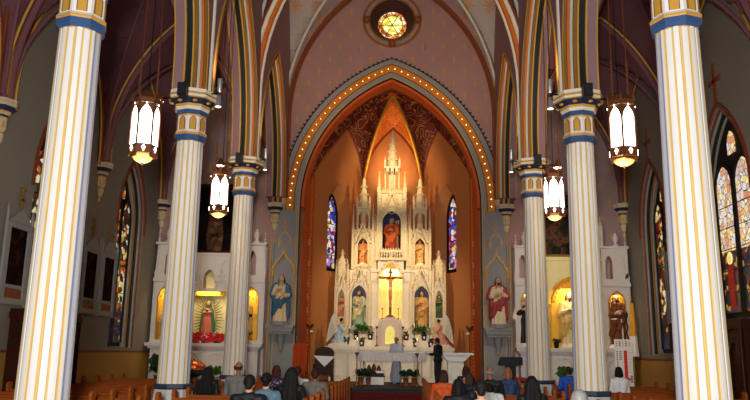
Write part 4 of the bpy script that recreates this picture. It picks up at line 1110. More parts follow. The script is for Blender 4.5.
# crucifix
CR = thing('crucifix', 'wooden crucifix in the bright golden centre niche', 'crucifix', (-.02, 30.72, 3.05))
b = MB(); b.box(-.055, .055, 0, .07, .1, 2.05); b.box(-.5, .5, 0, .07, 1.62, 1.74); b.box(-.13, .13, -.02, .08, .0, .1); b.box(-.2, .2, -.05, .12, -.0, .05)
b.prism([(-.09, 1.86), (.09, 1.86), (.09, 1.95), (-.09, 1.95)], -.015, 0); b.build('cross', paint((128, 58, 22)), CR)
fs_ = paint((206, 136, 86))
Pz = [('e', (0.02, -.075, 1.69), (.045, .05, .06), 0), ('c', (0, -.05, 1.6), .04, (0, -.04, 1.5), .085, 0), ('c', (0, -.04, 1.5), .085, (0, -.045, 1.25), .065, 0), ('c', (0, -.045, 1.25), .07, (0, -.05, 1.16), .075, 1)]
for s in (-1, 1):
    Pz += [('c', (.07*s, -.04, 1.57), .036, (.24*s, -.03, 1.65), .027, 0), ('c', (.24*s, -.03, 1.65), .027, (.43*s, -.025, 1.69), .02, 0), ('c', (.43*s, -.025, 1.69), .02, (.48*s, -.03, 1.69), .022, 0),
           ('c', (.04*s, -.05, 1.14), .05, (.045*s, -.1, .85), .038, 0), ('c', (.045*s, -.1, .85), .036, (.02*s, -.05, .52), .022, 0), ('c', (.02*s, -.05, .5), .022, (.02*s, -.1, .44), .018, 0)]
blob(Pz, [fs_, paint((226, 190, 140))], .012, 1, name='corpus', parent=CR)

# statues on the altar
yS = 31.22
statue('saint_statue', 'red-brown robed statue in the crowning blue niche', (0, yS+.02, 5.78), 1.6, paint((150, 54, 24)), paint((196, 92, 40)), 'hairgrey', pose='bless', beard=True, crook=True, halo='goldleaf', group=None)
statue('saint_statue', 'orange tan statue in the upper left tower niche', (-1.24, yS+.05, 5.32), 1.12, paint((214, 140, 72)), paint((222, 160, 96)), 'hairblonde', pose='open')
statue('saint_statue', 'pale gold statue in the upper right tower niche', (1.23, yS+.05, 5.32), 1.12, paint((226, 186, 110)), paint((220, 166, 90)), 'hairblonde', pose='chest')
statue('saint_statue', 'green and cream robed statue in the lower left niche holding a child', (-1.36, yS, 2.6), 1.62, paint((150, 178, 150)), paint((226, 210, 150)), 'hairbrown', pose='low', beard=True, child=paint((236, 200, 150)))
statue('saint_statue', 'long haired tan robed statue in the lower right niche', (1.31, yS, 2.6), 1.62, paint((210, 164, 92)), paint((200, 150, 84)), 'hairred', pose='low')
statue('saint_statue', 'small salmon robed statue in the outer left niche', (-2.12, yS, 3.0), 1.05, paint((216, 130, 92)), paint((226, 170, 130)), 'hairbrown', pose='pray')
statue('saint_statue', 'small dark green statue in the outer right niche', (2.05, yS, 3.0), 1.05, paint((84, 104, 66)), paint((104, 120, 76)), 'hairbrown', pose='pray', veil=True)
# kneeling angels
def angel(label, x, s, robe, wing):
    t = thing('angel_statue', label, 'statue', (x, 30.36, 1.85)); t.scale = (1.15, 1.15, 1.15); P = []
    c = lambda a, ra, b, rb, m: P.append(('c', a, ra, b, rb, m))
    c((-.14*s, 0, .14), .14, (.14*s, 0, .14), .13, 0); c((-.05*s, 0, .2), .16, (0, 0, .5), .13, 0); c((0, 0, .5), .13, (.03*s, 0, .68), .11, 0); c((.05*s, -.09, .72), .06, (.05*s, .09, .72), .06, 0)
    c((.06*s, 0, .78), .04, (.08*s, 0, .84), .038, 1); P.append(('e', (.1*s, 0, .9), (.065, .058, .08), 1)); P.append(('e', (.08*s, 0, .925), (.072, .068, .075), 2)); c((.165*s, 0, .9), .012, (.17*s, 0, .885), .012, 1)
    for q in (-1, 1):
        c((.05*s, .11*q, .7), .055, (.16*s, .12*q, .55), .05, 0); c((.16*s, .12*q, .55), .05, (.26*s, .04*q, .64), .038, 0); P.extend(hand((.27*s, .03*q, .65), (s*.6, -.2*q, .6), .0105, 1, q))
    c((.2*s, 0, .12), .1, (.24*s, 0, .3), .09, 0); blob(P, [robe, paint((220, 170, 136)), M['hairbrown']], .012, 1, fold=((0,), .008, 10, 0), name='figure', parent=t)
    for q in (-1, 1):
        w = MB(); pts = [(-.02, .55), (-.1, .78), (-.12, 1.08), (-.2, 1.16), (-.3, 1.02), (-.4, .72), (-.46, .4), (-.5, .12), (-.38, .22), (-.3, .3), (-.2, .42), (-.1, .48)]
        w.T = lambda p, q=q, s=s: Vector((s*(p.x*.85-.02), q*(.09-.22*p.x*.6)+p.y, p.z)); w.prism(pts, -.02, .02)
        for i in range(6): w.tube([(-.08-.03*i, -.03, .6+.05*i), (-.2-.045*i, -.03, .42-.03*i)], .016, 5)
        w.build('wing', wing, t)
    b = MB(); b.box(-.36, .36, -.22, .22, 0, .06); b.box(-.3, .3, -.2, .2, .06, .1); b.build('plinth', 'marble', t)
angel('kneeling angel statue in pale blue on the left end of the high altar', -2.12, 1, paint((190, 214, 222)), 'trimwhite')
angel('kneeling angel statue in pink on the right end of the high altar', 2.08, -1, paint((224, 160, 132)), 'trimwhite')
# candlesticks
def candlestick(label, loc, h, r=.05, m='brass', group='candlesticks on the high altar', lit=False):
    t = thing('candlestick', label, 'candlestick', loc, group=group); k = h
    b = MB(); b.lathe([(r*1.9, 0), (r*1.9, .02), (r*.9, .06*k), (r*.4, .1*k), (r*.35, .3*k), (r*.8, .34*k), (r*.35, .38*k), (r*.3, .62*k), (r*.7, .66*k), (r*1.4, .7*k), (r*1.4, .72*k)], 10); b.build('stick', m, t)
    b = MB(); b.lathe([(r*.5, .7*k), (r*.5, .98*k), (.004, k)], 8); b.build('candle', 'candle', t)
    if lit: b = MB(); b.lathe([(0, k), (.016, k+.02), (.012, k+.045), (0, k+.09)], 8); b.build('flame', 'flame', t)
    return t
for x, y, z, h, lab in ((-.56, 30.4, 1.85, 1.15, 'tall dark candlestick just left of the tabernacle'), (.52, 30.4, 1.85, 1.15, 'tall dark candlestick just right of the tabernacle'),
                        (-.36, 30.85, 3.0, .62, 'thin candlestick left of the crucifix foot'), (.32, 30.85, 3.0, .62, 'thin candlestick right of the crucifix foot'),
                        (-1.72, 30.7, 2.12, .62, 'white candle at the left side of the green robed statue'), (1.0, 30.7, 2.12, .72, 'white candle at the left foot of the tan robed statue'), (1.64, 30.7, 2.12, .72, 'white candle at the right foot of the tan robed statue')):
    candlestick(lab, (x, y, z), h, .045 if h > 1 else .03, 'bronze')
# plants and pots
def leaves(mb, n, r, h, seed, lw=.05, m=0, droop=.3):
    rn = random.Random(seed)
    for i in range(n):
        a = rn.uniform(0, 2*PI); rr = r*rn.uniform(.35, 1); zz = h*rn.uniform(.3, 1); d = Vector((math.cos(a), math.sin(a), 0)); p0 = d*rr*.15+Vector((0, 0, zz*.25)); p1 = d*rr*.65+Vector((0, 0, zz)); p2 = d*rr+Vector((0, 0, zz-droop*rr)); s = d.cross(Vector((0, 0, 1)))*lw*rn.uniform(.6, 1.2)
        u = Vector((0, 0, .006))
        mb.add([p0, p1+s, p2, p1-s, p0+u, p1+s+u, p2+u, p1-s+u+Vector((0, 0, .01))], [(0, 1, 2, 3), (7, 6, 5, 4), (0, 4, 5, 1), (1, 5, 6, 2), (2, 6, 7, 3), (3, 7, 4, 0)], m)
def potted(label, loc, r, h, seed, leaf='leaf', pot='pot', n=40, group=None, flower=None, name='potted_plant', potr=.1, poth=.2, lw=.045, card=False, cat='plant'):
    t = thing(name, label, cat, loc, rz=0, group=group)
    b = MB(); b.lathe([(potr*.75, 0), (potr, poth), (potr*1.08, poth), (potr*1.08, poth*1.1), (potr*.9, poth*1.1), (potr*.85, poth*.95)], 12); b.build('pot', pot, t)
    b = MB(); leaves(b, n, r, h, seed, lw); b.build('foliage', leaf, t, (0, 0, poth))
    if flower: b = MB(); leaves(b, n//2, r*.9, h*1.15, seed+9, lw*.8); b.build('flowers', flower, t, (0, 0, poth))
    if card: b = MB(); b.box(-.035, .035, -potr-.012, -potr-.006, poth*.35, poth*.8); b.build('tag', 'paper', t)
    return t
pp = [(-1.8, 30.3, 1.85), (-1.44, 30.68, 2.12), (-1.17, 30.3, 1.85), (-.84, 30.68, 2.12), (.66, 30.68, 2.12), (1.04, 30.3, 1.85), (1.4, 30.68, 2.12), (1.66, 30.3, 1.85)]
nm = ['dark foil pot nearest the blue angel, front row', 'dark foil pot below the green robed statue, left one on the step', 'dark foil pot on the front ledge, left of centre', 'dark foil pot on the step nearest the tabernacle, left side',
      'dark foil pot on the step nearest the tabernacle, right side', 'dark foil pot on the front ledge, right of centre', 'dark foil pot below the tan robed statue, right one on the step', 'dark foil pot nearest the pink angel, front row']
for i, (p, l) in enumerate(zip(pp, nm)): potted(l, p, .17, .16, 30+i, 'leafdark', 'pot', 16, 'foil wrapped pots on the high altar', card=True, potr=.115, poth=.22, lw=.03)
potted('spreading green fern before the green robed statue', (-1.14, 30.92, 2.36), .5, .32, 51, 'leaf', 'goldleaf', 70, potr=.1, poth=.1)
potted('spreading green fern before the tan robed statue', (1.22, 30.92, 2.36), .5, .32, 52, 'leaf', 'goldleaf', 70, potr=.1, poth=.1)

# ---- freestanding altar table
AT = thing('altar_table', 'freestanding altar table with white lace cloth', 'table', (.1, 27.6, .49))
b = MB(); b.box(-1.26, 1.2, -.4, .4, 1.02, 1.12); b.build('table_top', 'marble', AT)
for x in (-1.1, 1.05):
    for y in (-.3, .3): b = MB(); b.lathe([(.09, -.04), (.09, .06), (.06, .1), (.06, .95), (.09, 1.02)], 10, (x, y, 0)); b.build('leg', 'marble', AT)
CL = MB(); CL.box(-1.3, 1.24, -.44, .44, 1.12, 1.13)
N = 60
for i in range(N):
    x0, x1 = -1.3+2.54*i/N, -1.3+2.54*(i+1)/N; w0 = .015*math.sin(i*1.7); w1 = .015*math.sin((i+1)*1.7)
    dz = .035*(i % 2)
    CL.add([(x0, -.45+w0, .8+dz), (x1, -.45+w1, .835-dz), (x1, -.44, 1.13), (x0, -.44, 1.13), (x0, -.462+w0, .8+dz), (x1, -.462+w1, .835-dz), (x1, -.452, 1.13), (x0, -.452, 1.13)], [(0, 1, 2, 3), (7, 6, 5, 4), (0, 4, 5, 1)])
o = CL.build('altar_cloth', 'lace', loc=(.1, 27.6, .49)); tag(o, 'white lace cloth hanging from the front of the altar table', 'cloth')
b = MB(); b.box(-.26, .26, -.17, .17, 0, .02); b.add([(-.25, -.16, .02), (0, -.16, .05), (0, .16, .05), (-.25, .16, .02)], [(0, 1, 2, 3)]); b.add([(.25, -.16, .02), (0, -.16, .05), (0, .16, .05), (.25, .16, .02)], [(0, 1, 2, 3)]); o = b.build('open_book', 'paper', loc=(.98, 27.55, 1.62)); o.rotation_euler = (.0, 0, .1); tag(o, 'open white book lying on the right end of the altar table', 'book')
for x, lab in ((-1.16, 'tall gold candle stand at the left front of the altar table'), (1.03, 'tall gold candle stand at the right front of the altar table')):
    candlestick(lab, (x, 26.9, .45), 1.62, .055, 'brass', 'candle stands beside the altar table', True)
t = thing('offering_box', 'low white cloth covered box with brown figures under the altar', 'box', (-.55, 27.75, .45))
b = MB(); b.box(-.36, .36, -.25, .25, 0, .28); b.build('lower_box', 'paper', t); b = MB(); b.box(-.4, .4, -.27, .27, .28, .31); b.box(-.36, .36, -.25, .25, .31, .42); b.build('shelf', 'darkwood', t); b = MB(); b.box(-.37, .37, -.26, .26, .42, .5); b.build('cover', 'cloth', t)
b = MB()
for i, (x, h) in enumerate(((-.2, .2), (-.02, .26), (.16, .18))): b.lathe([(.09, 0), (.07, h*.6), (.05, h*.75)], 8, (x, 0, .5)); b.ball((x, 0, .5+h*.85), .045, 8, 6)
b.build('small_figures', paint((120, 60, 34)), t)
for i, (x, y, lab, fl) in enumerate(((-1.02, 27.1, 'green potted plant on the carpet left of the white box', None), (-.74, 27.0, 'second green potted plant, between the left candle stand and white box', None), (.62, 27.05, 'green potted plant under the altar just right of the priest', None), (.92, 27.15, 'green potted plant by the right candle stand', None))):
    potted(lab, (x, y, .45), .34, .34, 70+i, 'leafdark', 'terracotta', 44, 'plants standing on the carpet before the altar', potr=.1, poth=.26, lw=.035)

# ---- ambo, presider chair, stands
t = thing('ambo', 'white marble pedestal stand right of the altar', 'pedestal', (2.42, 27.0, .45))
b = MB(); b.box(-.38, .38, -.28, .28, 0, .12); b.box(-.28, .28, -.2, .2, .12, .9); b.build('shaft', 'cloth', t)
b = MB(); b.box(-.62, .62, -.38, .38, 1.12, 1.2); b.prism([(-.3, .9), (.3, .9), (.52, 1.12), (-.52, 1.12)], -.3, .3); b.build('top', 'cloth', t)
b = MB(); b.archwall(-.2, .2, .2, .85, (0, .1, .28, .55, .15), -.225, -.2, 0, 0, n=6); b.build('front_panel', 'marble', t)
t = thing('presider_chair', 'dark wooden armchair left of the altar', 'chair', (-2.42, 27.3, .45))
b = MB(); b.box(-.36, .36, -.3, .3, .4, .48); b.build('seat', 'darkwood', t); b = MB(); b.prism([(-.36, .48), (.36, .48), (.36, 1.15)]+[(.36*math.cos(a), 1.15+.2*math.sin(a)) for a in np.linspace(0, PI, 9)[1:-1]]+[(-.36, 1.15)], .24, .3); b.build('backrest', 'darkwood', t)
for x in (-.33, .33):
    for y in (-.26, .26): b = MB(); b.box(x-.03, x+.03, y-.03, y+.03, 0, .4); b.build('leg', 'darkwood', t)
    b = MB(); b.box(x-.04, x+.04, -.28, .26, .66, .71); b.box(x-.03, x+.03, -.27, -.21, .48, .66); b.build('armrest', 'darkwood', t)
b = MB(); b.add([(-.38, .19, 1.0), (.4, .19, .98), (.02, .2, .62), (-.38, .23, 1.02), (.4, .23, 1.0), (.02, .235, .62)], [(0, 1, 2), (5, 4, 3), (0, 3, 4, 1), (1, 4, 5, 2), (2, 5, 3, 0)]); o = b.build('folded_cloth', 'cloth', loc=(-2.42, 27.3, .45)); tag(o, 'white folded cloth draped on the dark armchair back', 'cloth')
t = thing('server_chair', 'tall orange wooden chair against the left arch pier', 'chair', (-3.15, 26.0, .45))
b = MB(); b.box(-.26, .26, -.25, .25, .42, .48); b.build('seat', 'redwood', t); b = MB(); b.box(-.26, .26, .2, .26, .48, 1.36); b.prism([(-.26, 1.36), (.26, 1.36), (.2, 1.45), (-.2, 1.45)], .2, .26); b.build('backrest', 'redwood', t)
for x in (-.23, .23):
    for y in (-.22, .22): b = MB(); b.box(x-.03, x+.03, y-.03, y+.03, 0, .42); b.build('leg', 'redwood', t)
for s, side in ((-1, 'left'), (1, 'right')):
    t = thing('sanctuary_lamp_stand', 'tall %s floor lamp stand with gold bowl inside the chancel arch' % side if s < 0 else 'slim lamp stand with white globe inside the right chancel arch', 'lamp stand', (s*3.0, 27.6, .45))
    b = MB(); b.lathe([(.16, 0), (.16, .04), (.05, .1), (.025, .2), (.025, 1.95), (.05, 2.0)], 10); b.build('pole', 'rust' if s > 0 else 'brass', t)
    b = MB(); b.lathe([(.03, 2.0), (.12, 2.08), (.16, 2.18), (.15, 2.19), (.1, 2.1)], 12, cap=False); b.build('bowl', 'brass', t)
    b = MB(); b.tube([(0, -.02, 1.88), (s*-.06, -.1, 1.88)], .015, 6); b.build('arm', 'silver', t); b = MB(); b.ball((-s*.08, -.12, 1.9), (.07, .06, .05), 10, 7); b.build('globe', paint((240, 232, 220)), t)
    # pale stencilled medallions on the chancel border
    q = MB()
    for z in (3.2, 3.75, 4.3, 5.1, 5.95):
        for a in range(6): q.ball((s*3.315, 29.0+.09*math.cos(a*PI/3), z+.09*math.sin(a*PI/3)), (.012, .05, .05), 6, 4)
        q.ball((s*3.31, 29.0, z), (.012, .05, .05), 6, 4)
    struct(q.build('trim_medallions', paint((214, 196, 180))))

# ================================================================ SIDE ALTARS
def side_altar(s, label):
    """gothic altarpiece across the end of an aisle; local x runs left to right as seen from the nave"""
    t = thing('side_altar', label, 'altar', (s*6.45, 25.9, .45))
    W = 2.05
    b = MB(); b.box(-W, W, -.5, .2, 1.28, 1.4); b.box(-W+.08, W-.08, -.42, .2, 1.2, 1.28); b.build('mensa', 'sidewhite', t)
    b = MB(); b.box(-W+.15, W-.15, -.32, .2, -.15, 1.2)
    for x in (-1.35, -.45, .45, 1.35):
        b.archwall(x-.4, x+.4, .05, 1.12, (x, .3, .15, .75, .3), -.36, -.32, 0, 0, n=7)
    b.build('altar_front', 'sidewhite', t)
    cz0 = 1.4
    b = MB(); ctr = (0, .66 if s < 0 else .85, cz0+.02, 2.95, .25 if s < 0 else .95)
    b.archwall(-1.02, 1.02, cz0, 3.95 if s > 0 else 3.3, ctr, -.16, .24, 0, 1, n=10, back=False); b.build('centre_niche', ['sidewhite' if s < 0 else 'nichelit', 'nichelit'], t)
    b = MB(); b.box(-.9, .9, .24, .27, cz0, 3.95); b.build('niche_back', 'nichelit' if s < 0 else 'goldniche', t)
    if s < 0:
        b = MB(); b.box(-.66, .66, -.19, -.14, 3.06, 3.22)
        for i in range(16): b.ball((-.62+.083*i, -.2, 3.14), (.03, .02, .05), 6, 5)
        b.build('gold_cornice', 'goldleaf', t)
        b = MB(); b.archwall(-1.02, 1.02, 3.3, 4.6, (0, .2, 3.34, 3.7, .3), -.16, .2, 0, 1, n=8)
        for x in (-.62, .62): b.archwall(x-.34, x+.34, 3.45, 4.45, (x, .22, 3.55, 4.0, .3), -.2, -.16, 0, 1, n=7)
        gable(b, -.45, -.24, -.17, 3.35, .22, .6, 0, .08); gable(b, .45, -.24, -.17, 3.35, .22, .6, 0, .08); b.box(-1.05, 1.05, -.2, .24, 4.5, 4.6); b.build('upper_panel', ['sidewhite', 'sidepink'], t)
    else:
        b = MB(); b.box(-1.02, 1.02, -.12, .24, 3.95, 4.55); b.box(-1.05, 1.05, -.2, .24, 4.45, 4.58)
        b.build('upper_panel', ['nichelit'], t)
        b = MB()
        A_ = arch(.8, .9, 2.95, 16)
        for i, (u, z) in enumerate(A_[1:-1]):
            b.ball((u*.93, -.17, z-.03), (.05, .03, .06), 6, 5)
            if i % 2: b.ball((u*.82, -.16, z-.1), (.035, .03, .05), 6, 4)
        for x in (-.8, .8): b.box(x-.05, x+.05, -.2, -.12, 2.78, 2.92); b.tube([(x, -.18, 1.5), (x, -.18, 2.8)], .025, 6)
        b.build('gold_tracery', 'goldleaf', t)
    for q in (-1, 1):
        x = q*1.52
        b = MB(); b.archwall(x-.46, x+.46, cz0, 3.55, (x, .30, cz0+.1, 2.95, .45), -.16, .2, 0, 1, n=9, back=False); b.build('flank_niche', ['sidewhite', 'goldniche'], t)
        b = MB(); b.box(x-.33, x+.33, .2, .23, cz0, 3.45); b.build('flank_niche_back', 'goldniche', t)
        b = MB()
        A_ = arch(.29, .44, 2.95, 10, x)
        b.sweep([(x-.29, -.14, cz0+.12)]+[(u, -.14, z) for u, z in A_]+[(x+.29, -.14, cz0+.12)], RECT(.022, .02), (0, 1, 0))
        for u in (-.15, 0, .15): b.tube([(x+u-.07, -.13, 2.95), (x+u, -.13, 3.1), (x+u+.07, -.13, 2.95)], .014, 5)
        for u in (-.22, .22): b.tube([(x+u, -.13, 2.8), (x+u, -.13, 3.1), (x, -.13, 3.32)], .014, 5)
        b.build('niche_tracery', 'goldleaf', t)
        b = MB(); b.box(x-.5, x+.5, -.22, .22, 3.55, 3.68); b.archwall(x-.46, x+.46, 3.68, 4.95, (x-.2, .12, 3.82, 4.4, .25), -.12, .2, 0, 1, n=7, back=False) if s > 0 else b.archwall(x-.4, x+.4, 3.68, 4.95, (x, .13, 3.82, 4.4, .3), -.12, .2, 0, 1, n=7, back=False)
        if s > 0: b.archwall(x+.0, x+.46, 3.68, 4.95, (x+.22, .12, 3.82, 4.4, .25), -.14, .2, 0, 1, n=7, back=False)
        b.box(x-.5, x+.5, -.2, .24, 4.9, 4.98); b.box(x-.42, x+.42, .19, .21, 3.7, 4.9, 1)
        b.build('flank_panel', ['sidewhite', 'sidepink'], t)
        b = MB()
        pinnacle(b, x-q*.42, .0, 4.98, 6.1, .07); pinnacle(b, x+q*.42, -.05, 1.4, 5.4, .075); pinnacle(b, x-q*.49, -.14, 1.4, 4.3, .055)
        b.lathe([(.12, 4.98), (.12, 5.05), (.05, 5.1), (.1, 5.2), (.12, 5.3), (.06, 5.42), (.03, 5.5)], 10, (x+q*.1, .0, 0)); b.build('pinnacles', 'sidewhite', t)
    b = MB(); b.box(-1.98, 1.98, .28, .36, -.15, 4.9); b.build('back_wall', 'sidewhite', t)
    return t
side_altar(-1, 'white gothic side altar in the left aisle with the sunburst figure')
side_altar(1, 'white gothic side altar in the right aisle with the golden centre niche')
for s in (-1, 1):
    light('side_niche_lamp', 'AREA', (s*6.45, 25.76, 3.85 if s > 0 else 3.66), 26, (1, .82, .46), .8, (s*6.45, 26.1, 2.4))
    for q in (-1, 1): light('flank_niche_lamp', 'AREA', (s*6.45+q*1.52, 25.86, 3.72), 6, (1, .8, .36), .3, (s*6.45+q*1.52, 26.05, 2.4))
# sunburst figure on the left
t = thing('sunburst_statue', 'robed figure in green mantle ringed by dark sunburst rays', 'statue', (-6.45, 25.86, 1.86))
k = 1.0; rd = paint((206, 110, 84)); gr = paint((60, 112, 78)); sk = paint((170, 112, 80))
P = [('c', (0, 0, .3), .23, (0, 0, .8), .16, 0), ('c', (0, 0, .8), .14, (0, 0, 1.12), .11, 0), ('c', (-.11, 0, 1.16), .07, (.11, 0, 1.16), .07, 1), ('c', (.02, -.06, .3), .14, (.05, -.04, .8), .1, 0), ('e', (.01, -.03, 1.36), (.07, .075, .095), 2), ('c', (0, 0, 1.2), .05, (0, -.01, 1.3), .045, 2),
     ('e', (.01, .02, 1.385), (.085, .08, .105), 1), ('c', (.0, .05, 1.3), .1, (0, .08, .4), .2, 1), ('c', (-.15, .0, 1.1), .07, (-.2, .0, .45), .08, 1), ('c', (.15, .0, 1.1), .07, (.2, .0, .45), .08, 1), ('c', (.14, -.02, 1.08), .055, (.04, -.15, 1.05), .04, 0), ('c', (-.14, -.02, 1.08), .055, (-.04, -.15, 1.05), .04, 0)]
for q in (-1, 1): P += hand((.035*q, -.15, 1.06), (-.3*q, -.3, .9), .0105, 2, q)
blob(P, [rd, gr, sk], .012, 1, fold=((0, 1), .009, 10, 0), name='figure', parent=t)
b = MB(); b.lathe([(.2, .12), (.27, .18), (.22, .3)], 12); b.ball((0, -.1, .18), (.12, .08, .08)); b.build('cloud_base', 'trimwhite', t)
rays = 44
for i in range(rays):
    a = 2*PI*i/rays+.07; c, s_ = math.cos(a), math.sin(a); r0 = 1.0; ln = .27 if i % 2 else .2
    p0 = Vector((.27*c, .09, .84+.62*s_)); p1 = Vector(((.27+ln)*c*1.05, .09, .84+(.62+ln)*s_)); b = MB(); b.tube([p0, p1], [.016, .006], 5); b.build('ray', paint((60, 44, 24)), t)
b = MB(); b.tube([(.26*math.cos(a), .1, .84+.6*math.sin(a)) for a in np.linspace(0, 2*PI, 33)[:-1]], .02, 6, closed=True); b.build('ring', 'goldleaf', t)
def bouquet(label, loc, n, r, seed, m='redflower', cat='flowers', name='red_flowers', group=None):
    t = thing(name, label, cat, loc, group=group); b = MB(); f = MB(); rn = random.Random(seed)
    f.lathe([(r*.5, 0), (r*.6, .05), (r*.4, .1)], 10)
    for i in range(n):
        x, y, z = rn.uniform(-r, r), rn.uniform(-.09, .06), rn.uniform(.06, .3)
        for k in range(6):
            a = k*PI/3+i; d = Vector((math.cos(a), -.35, math.sin(a))).normalized(); s = d.cross(Vector((0, 1, 0))).normalized()*.03; p = Vector((x, y, z))
            b.add([p, p+d*.06+s, p+d*.12, p+d*.06-s, p+Vector((0, .012, 0))], [(0, 1, 2, 3), (4, 3, 2, 1), (0, 4, 1), (0, 3, 4)])
        f.add([(x-.05, y+.02, z-.08), (x+.05, y+.02, z-.1), (x, y+.03, z+.02), (x, y+.05, z-.05)], [(0, 1, 2), (0, 3, 1), (1, 3, 2), (2, 3, 0)])
    f.build('foliage', 'leafdark', t); b.build('blooms', m, t); return t
bouquet('bank of red flowers left of the sunburst figure', (-6.87, 25.7, 1.85), 20, .2, 3)
bouquet('bank of red flowers right of the sunburst figure', (-6.02, 25.7, 1.85), 20, .2, 4)
bouquet('red flowers along the front of the sunburst figure', (-6.45, 25.62, 1.85), 12, .22, 5)
t = thing('flower_pedestal', 'white scrolled pedestal holding the sunburst figure up', 'pedestal', (-6.45, 25.86, 1.84)); b = MB(); b.lathe([(.3, .02), (.3, .06), (.2, .1), (.16, .14)], 12); b.build('block', 'trimwhite', t)
for q in (-1, 1): b = MB(); b.tube([(q*(.2+.09*math.cos(a)), -.1, .1+.07*math.sin(a)) for a in np.linspace(0, 5, 14)], .025, 6); b.build('scroll', 'trimwhite', t)
# cross in the right hand niche of the left altar
t = thing('standing_cross', 'pale standing cross in the yellow niche beside the farthest left column', 'cross', (-4.93, 25.95, 1.87))
b = MB(); b.box(-.05, .05, -.03, .03, .2, 1.3); b.box(-.22, .22, -.03, .03, .92, 1.02); b.build('cross', paint((206, 176, 92)), t); b = MB(); b.lathe([(.16, 0), (.16, .05), (.1, .1), (.07, .22)], 8, smooth=False); b.build('foot', 'goldleaf', t)
potted('small leafy plant in a gold pot before the pale standing cross', (-4.95, 25.55, 1.85), .27, .2, 81, 'leaf', 'goldleaf', 30, potr=.1, poth=.26)
statue('saint_statue', 'pale statue in the far left niche by the aisle corner', (-7.97, 25.95, 1.87), 1.2, paint((206, 190, 170)), paint((190, 160, 120)), pose='pray')
potted('leafy green plant standing on the floor before the left side altar', (-7.75, 24.9, .435), .5, .75, 82, 'leafdark', 'terracotta', 70, potr=.17, poth=.3, lw=.07)
potted('small green plant before the left side altar, beside the copper lid', (-5.85, 24.9, .435), .3, .4, 83, 'leaf', 'paper', 40, potr=.13, poth=.3)
t = thing('baptismal_font', 'stone font with a polished copper dome lid', 'font', (-6.55, 24.75, .285))
b = MB(); b.lathe([(.34, 0), (.34, .08), (.2, .14), (.17, .42), (.42, .56), (.46, .62), (.46, .68)], 8, rot=O8, smooth=False); b.build('pedestal', paint((80, 78, 80)), t)
b = MB(); b.lathe([(.48, .68), (.48, .71), (.44, .8), (.34, .9), (.18, .98), (.0, 1.0)], 24); d = b.build('lid', 'copper', t); b = MB(); b.ball((0, 0, 1.02), .035, 8, 6); b.build('knob', 'brass', d)
# right side altar statues
statue('saint_statue', 'bearded pale robed statue in the golden centre niche of the right altar', (6.35, 25.9, 1.87), 1.95, paint((226, 204, 146)), paint((206, 170, 96)), 'hairbrown', beard=True, pose='bless', crook='lily')
fr_ = statue('friar_statue', 'brown hooded friar statue with a dark rosary in the right niche', (7.97, 25.88, 1.87), 1.9, paint((112, 58, 30)), paint((104, 52, 26)), 'hairbrown', beard=True, pose='chest', sash='trimwhite')
b = MB()
for i in range(26): b.ball((.27+.03*math.sin(i*.7), -.26, 1.25-.045*i), .026, 6, 5)
b.build('rosary', 'iron', fr_)
bw = statue('friar_statue', 'white cloaked statue in dark habit half hidden behind the farthest right column', (4.78, 25.88, 1.87), 1.85, paint((40, 28, 26)), None, 'hairbrown', pose='pray')
Pq = [('c', (-.19, .02, 1.41), .13, (.19, .02, 1.41), .13, 0), ('c', (-.24, .02, 1.38), .12, (-.33, -.02, 1.02), .12, 0), ('c', (.24, .02, 1.38), .12, (.33, -.02, 1.02), .12, 0), ('c', (0, .1, 1.4), .17, (0, .1, .95), .22, 0)]
blob(Pq, ['trimwhite'], .02, 1, name='cloak', parent=bw)
potted('small dark plant on the right altar shelf left of the bearded statue', (5.78, 25.55, 1.85), .2, .14, 84, 'leafdark', 'pot', 24, potr=.1, poth=.2)
potted('green plant on the floor before the right side altar', (5.9, 24.9, .435), .36, .5, 85, 'leaf', 'paper', 44, potr=.16, poth=.34)

# ---- paintings above the side altars
def framed(name, label, loc, rz, w, h, canvas, frame='brown', fw=.08, cat='painting', group=None, arched=False):
    t = thing(name, label, cat, loc, rz, group)
    b = MB(); b.box(-w/2, w/2, -.03, 0, 0, h); b.build('canvas', canvas, t)
    b = MB(); b.sweep([(-w/2, -.03, 0), (w/2, -.03, 0), (w/2, -.03, h), (-w/2, -.03, h)], RECT(fw, .05), (0, 1, 0), closed=True); b.build('frame', frame, t); return t
PL = framed('painting', 'big dark painting with a faint pale robed figure, left aisle', (-6.45, 26.05, 5.1), 0, 1.55, 2.5, 'canvasL', 'darkwood', .05)
b = MB(); b.T = lambda p: Vector((p.x, p.y, p.z))
b.prism([(-.2, .1), (.3, .0), (.34, .6), (.28, 1.3), (.16, 1.75), (-.02, 1.7), (-.2, 1.3), (-.3, .6)], -.036, -.03); b.build('painted_figure', painting('ghost_canvas', [(.35, (26, 16, 14)), (.55, (84, 54, 40)), (.7, (112, 80, 62))], 2.2, 4.4), PL)
b = MB(); b.prism([(.07+.1*math.cos(a), 1.86+.13*math.sin(a)) for a in np.linspace(0, 2*PI, 13)[:-1]], -.037, -.03); b.build('painted_head', paint((120, 76, 56)), PL)
framed('painting', 'big painting of crowded dim figures above the right side altar', (6.45, 26.05, 5.1), 0, 1.75, 2.3, 'canvasR', 'brown', .05)
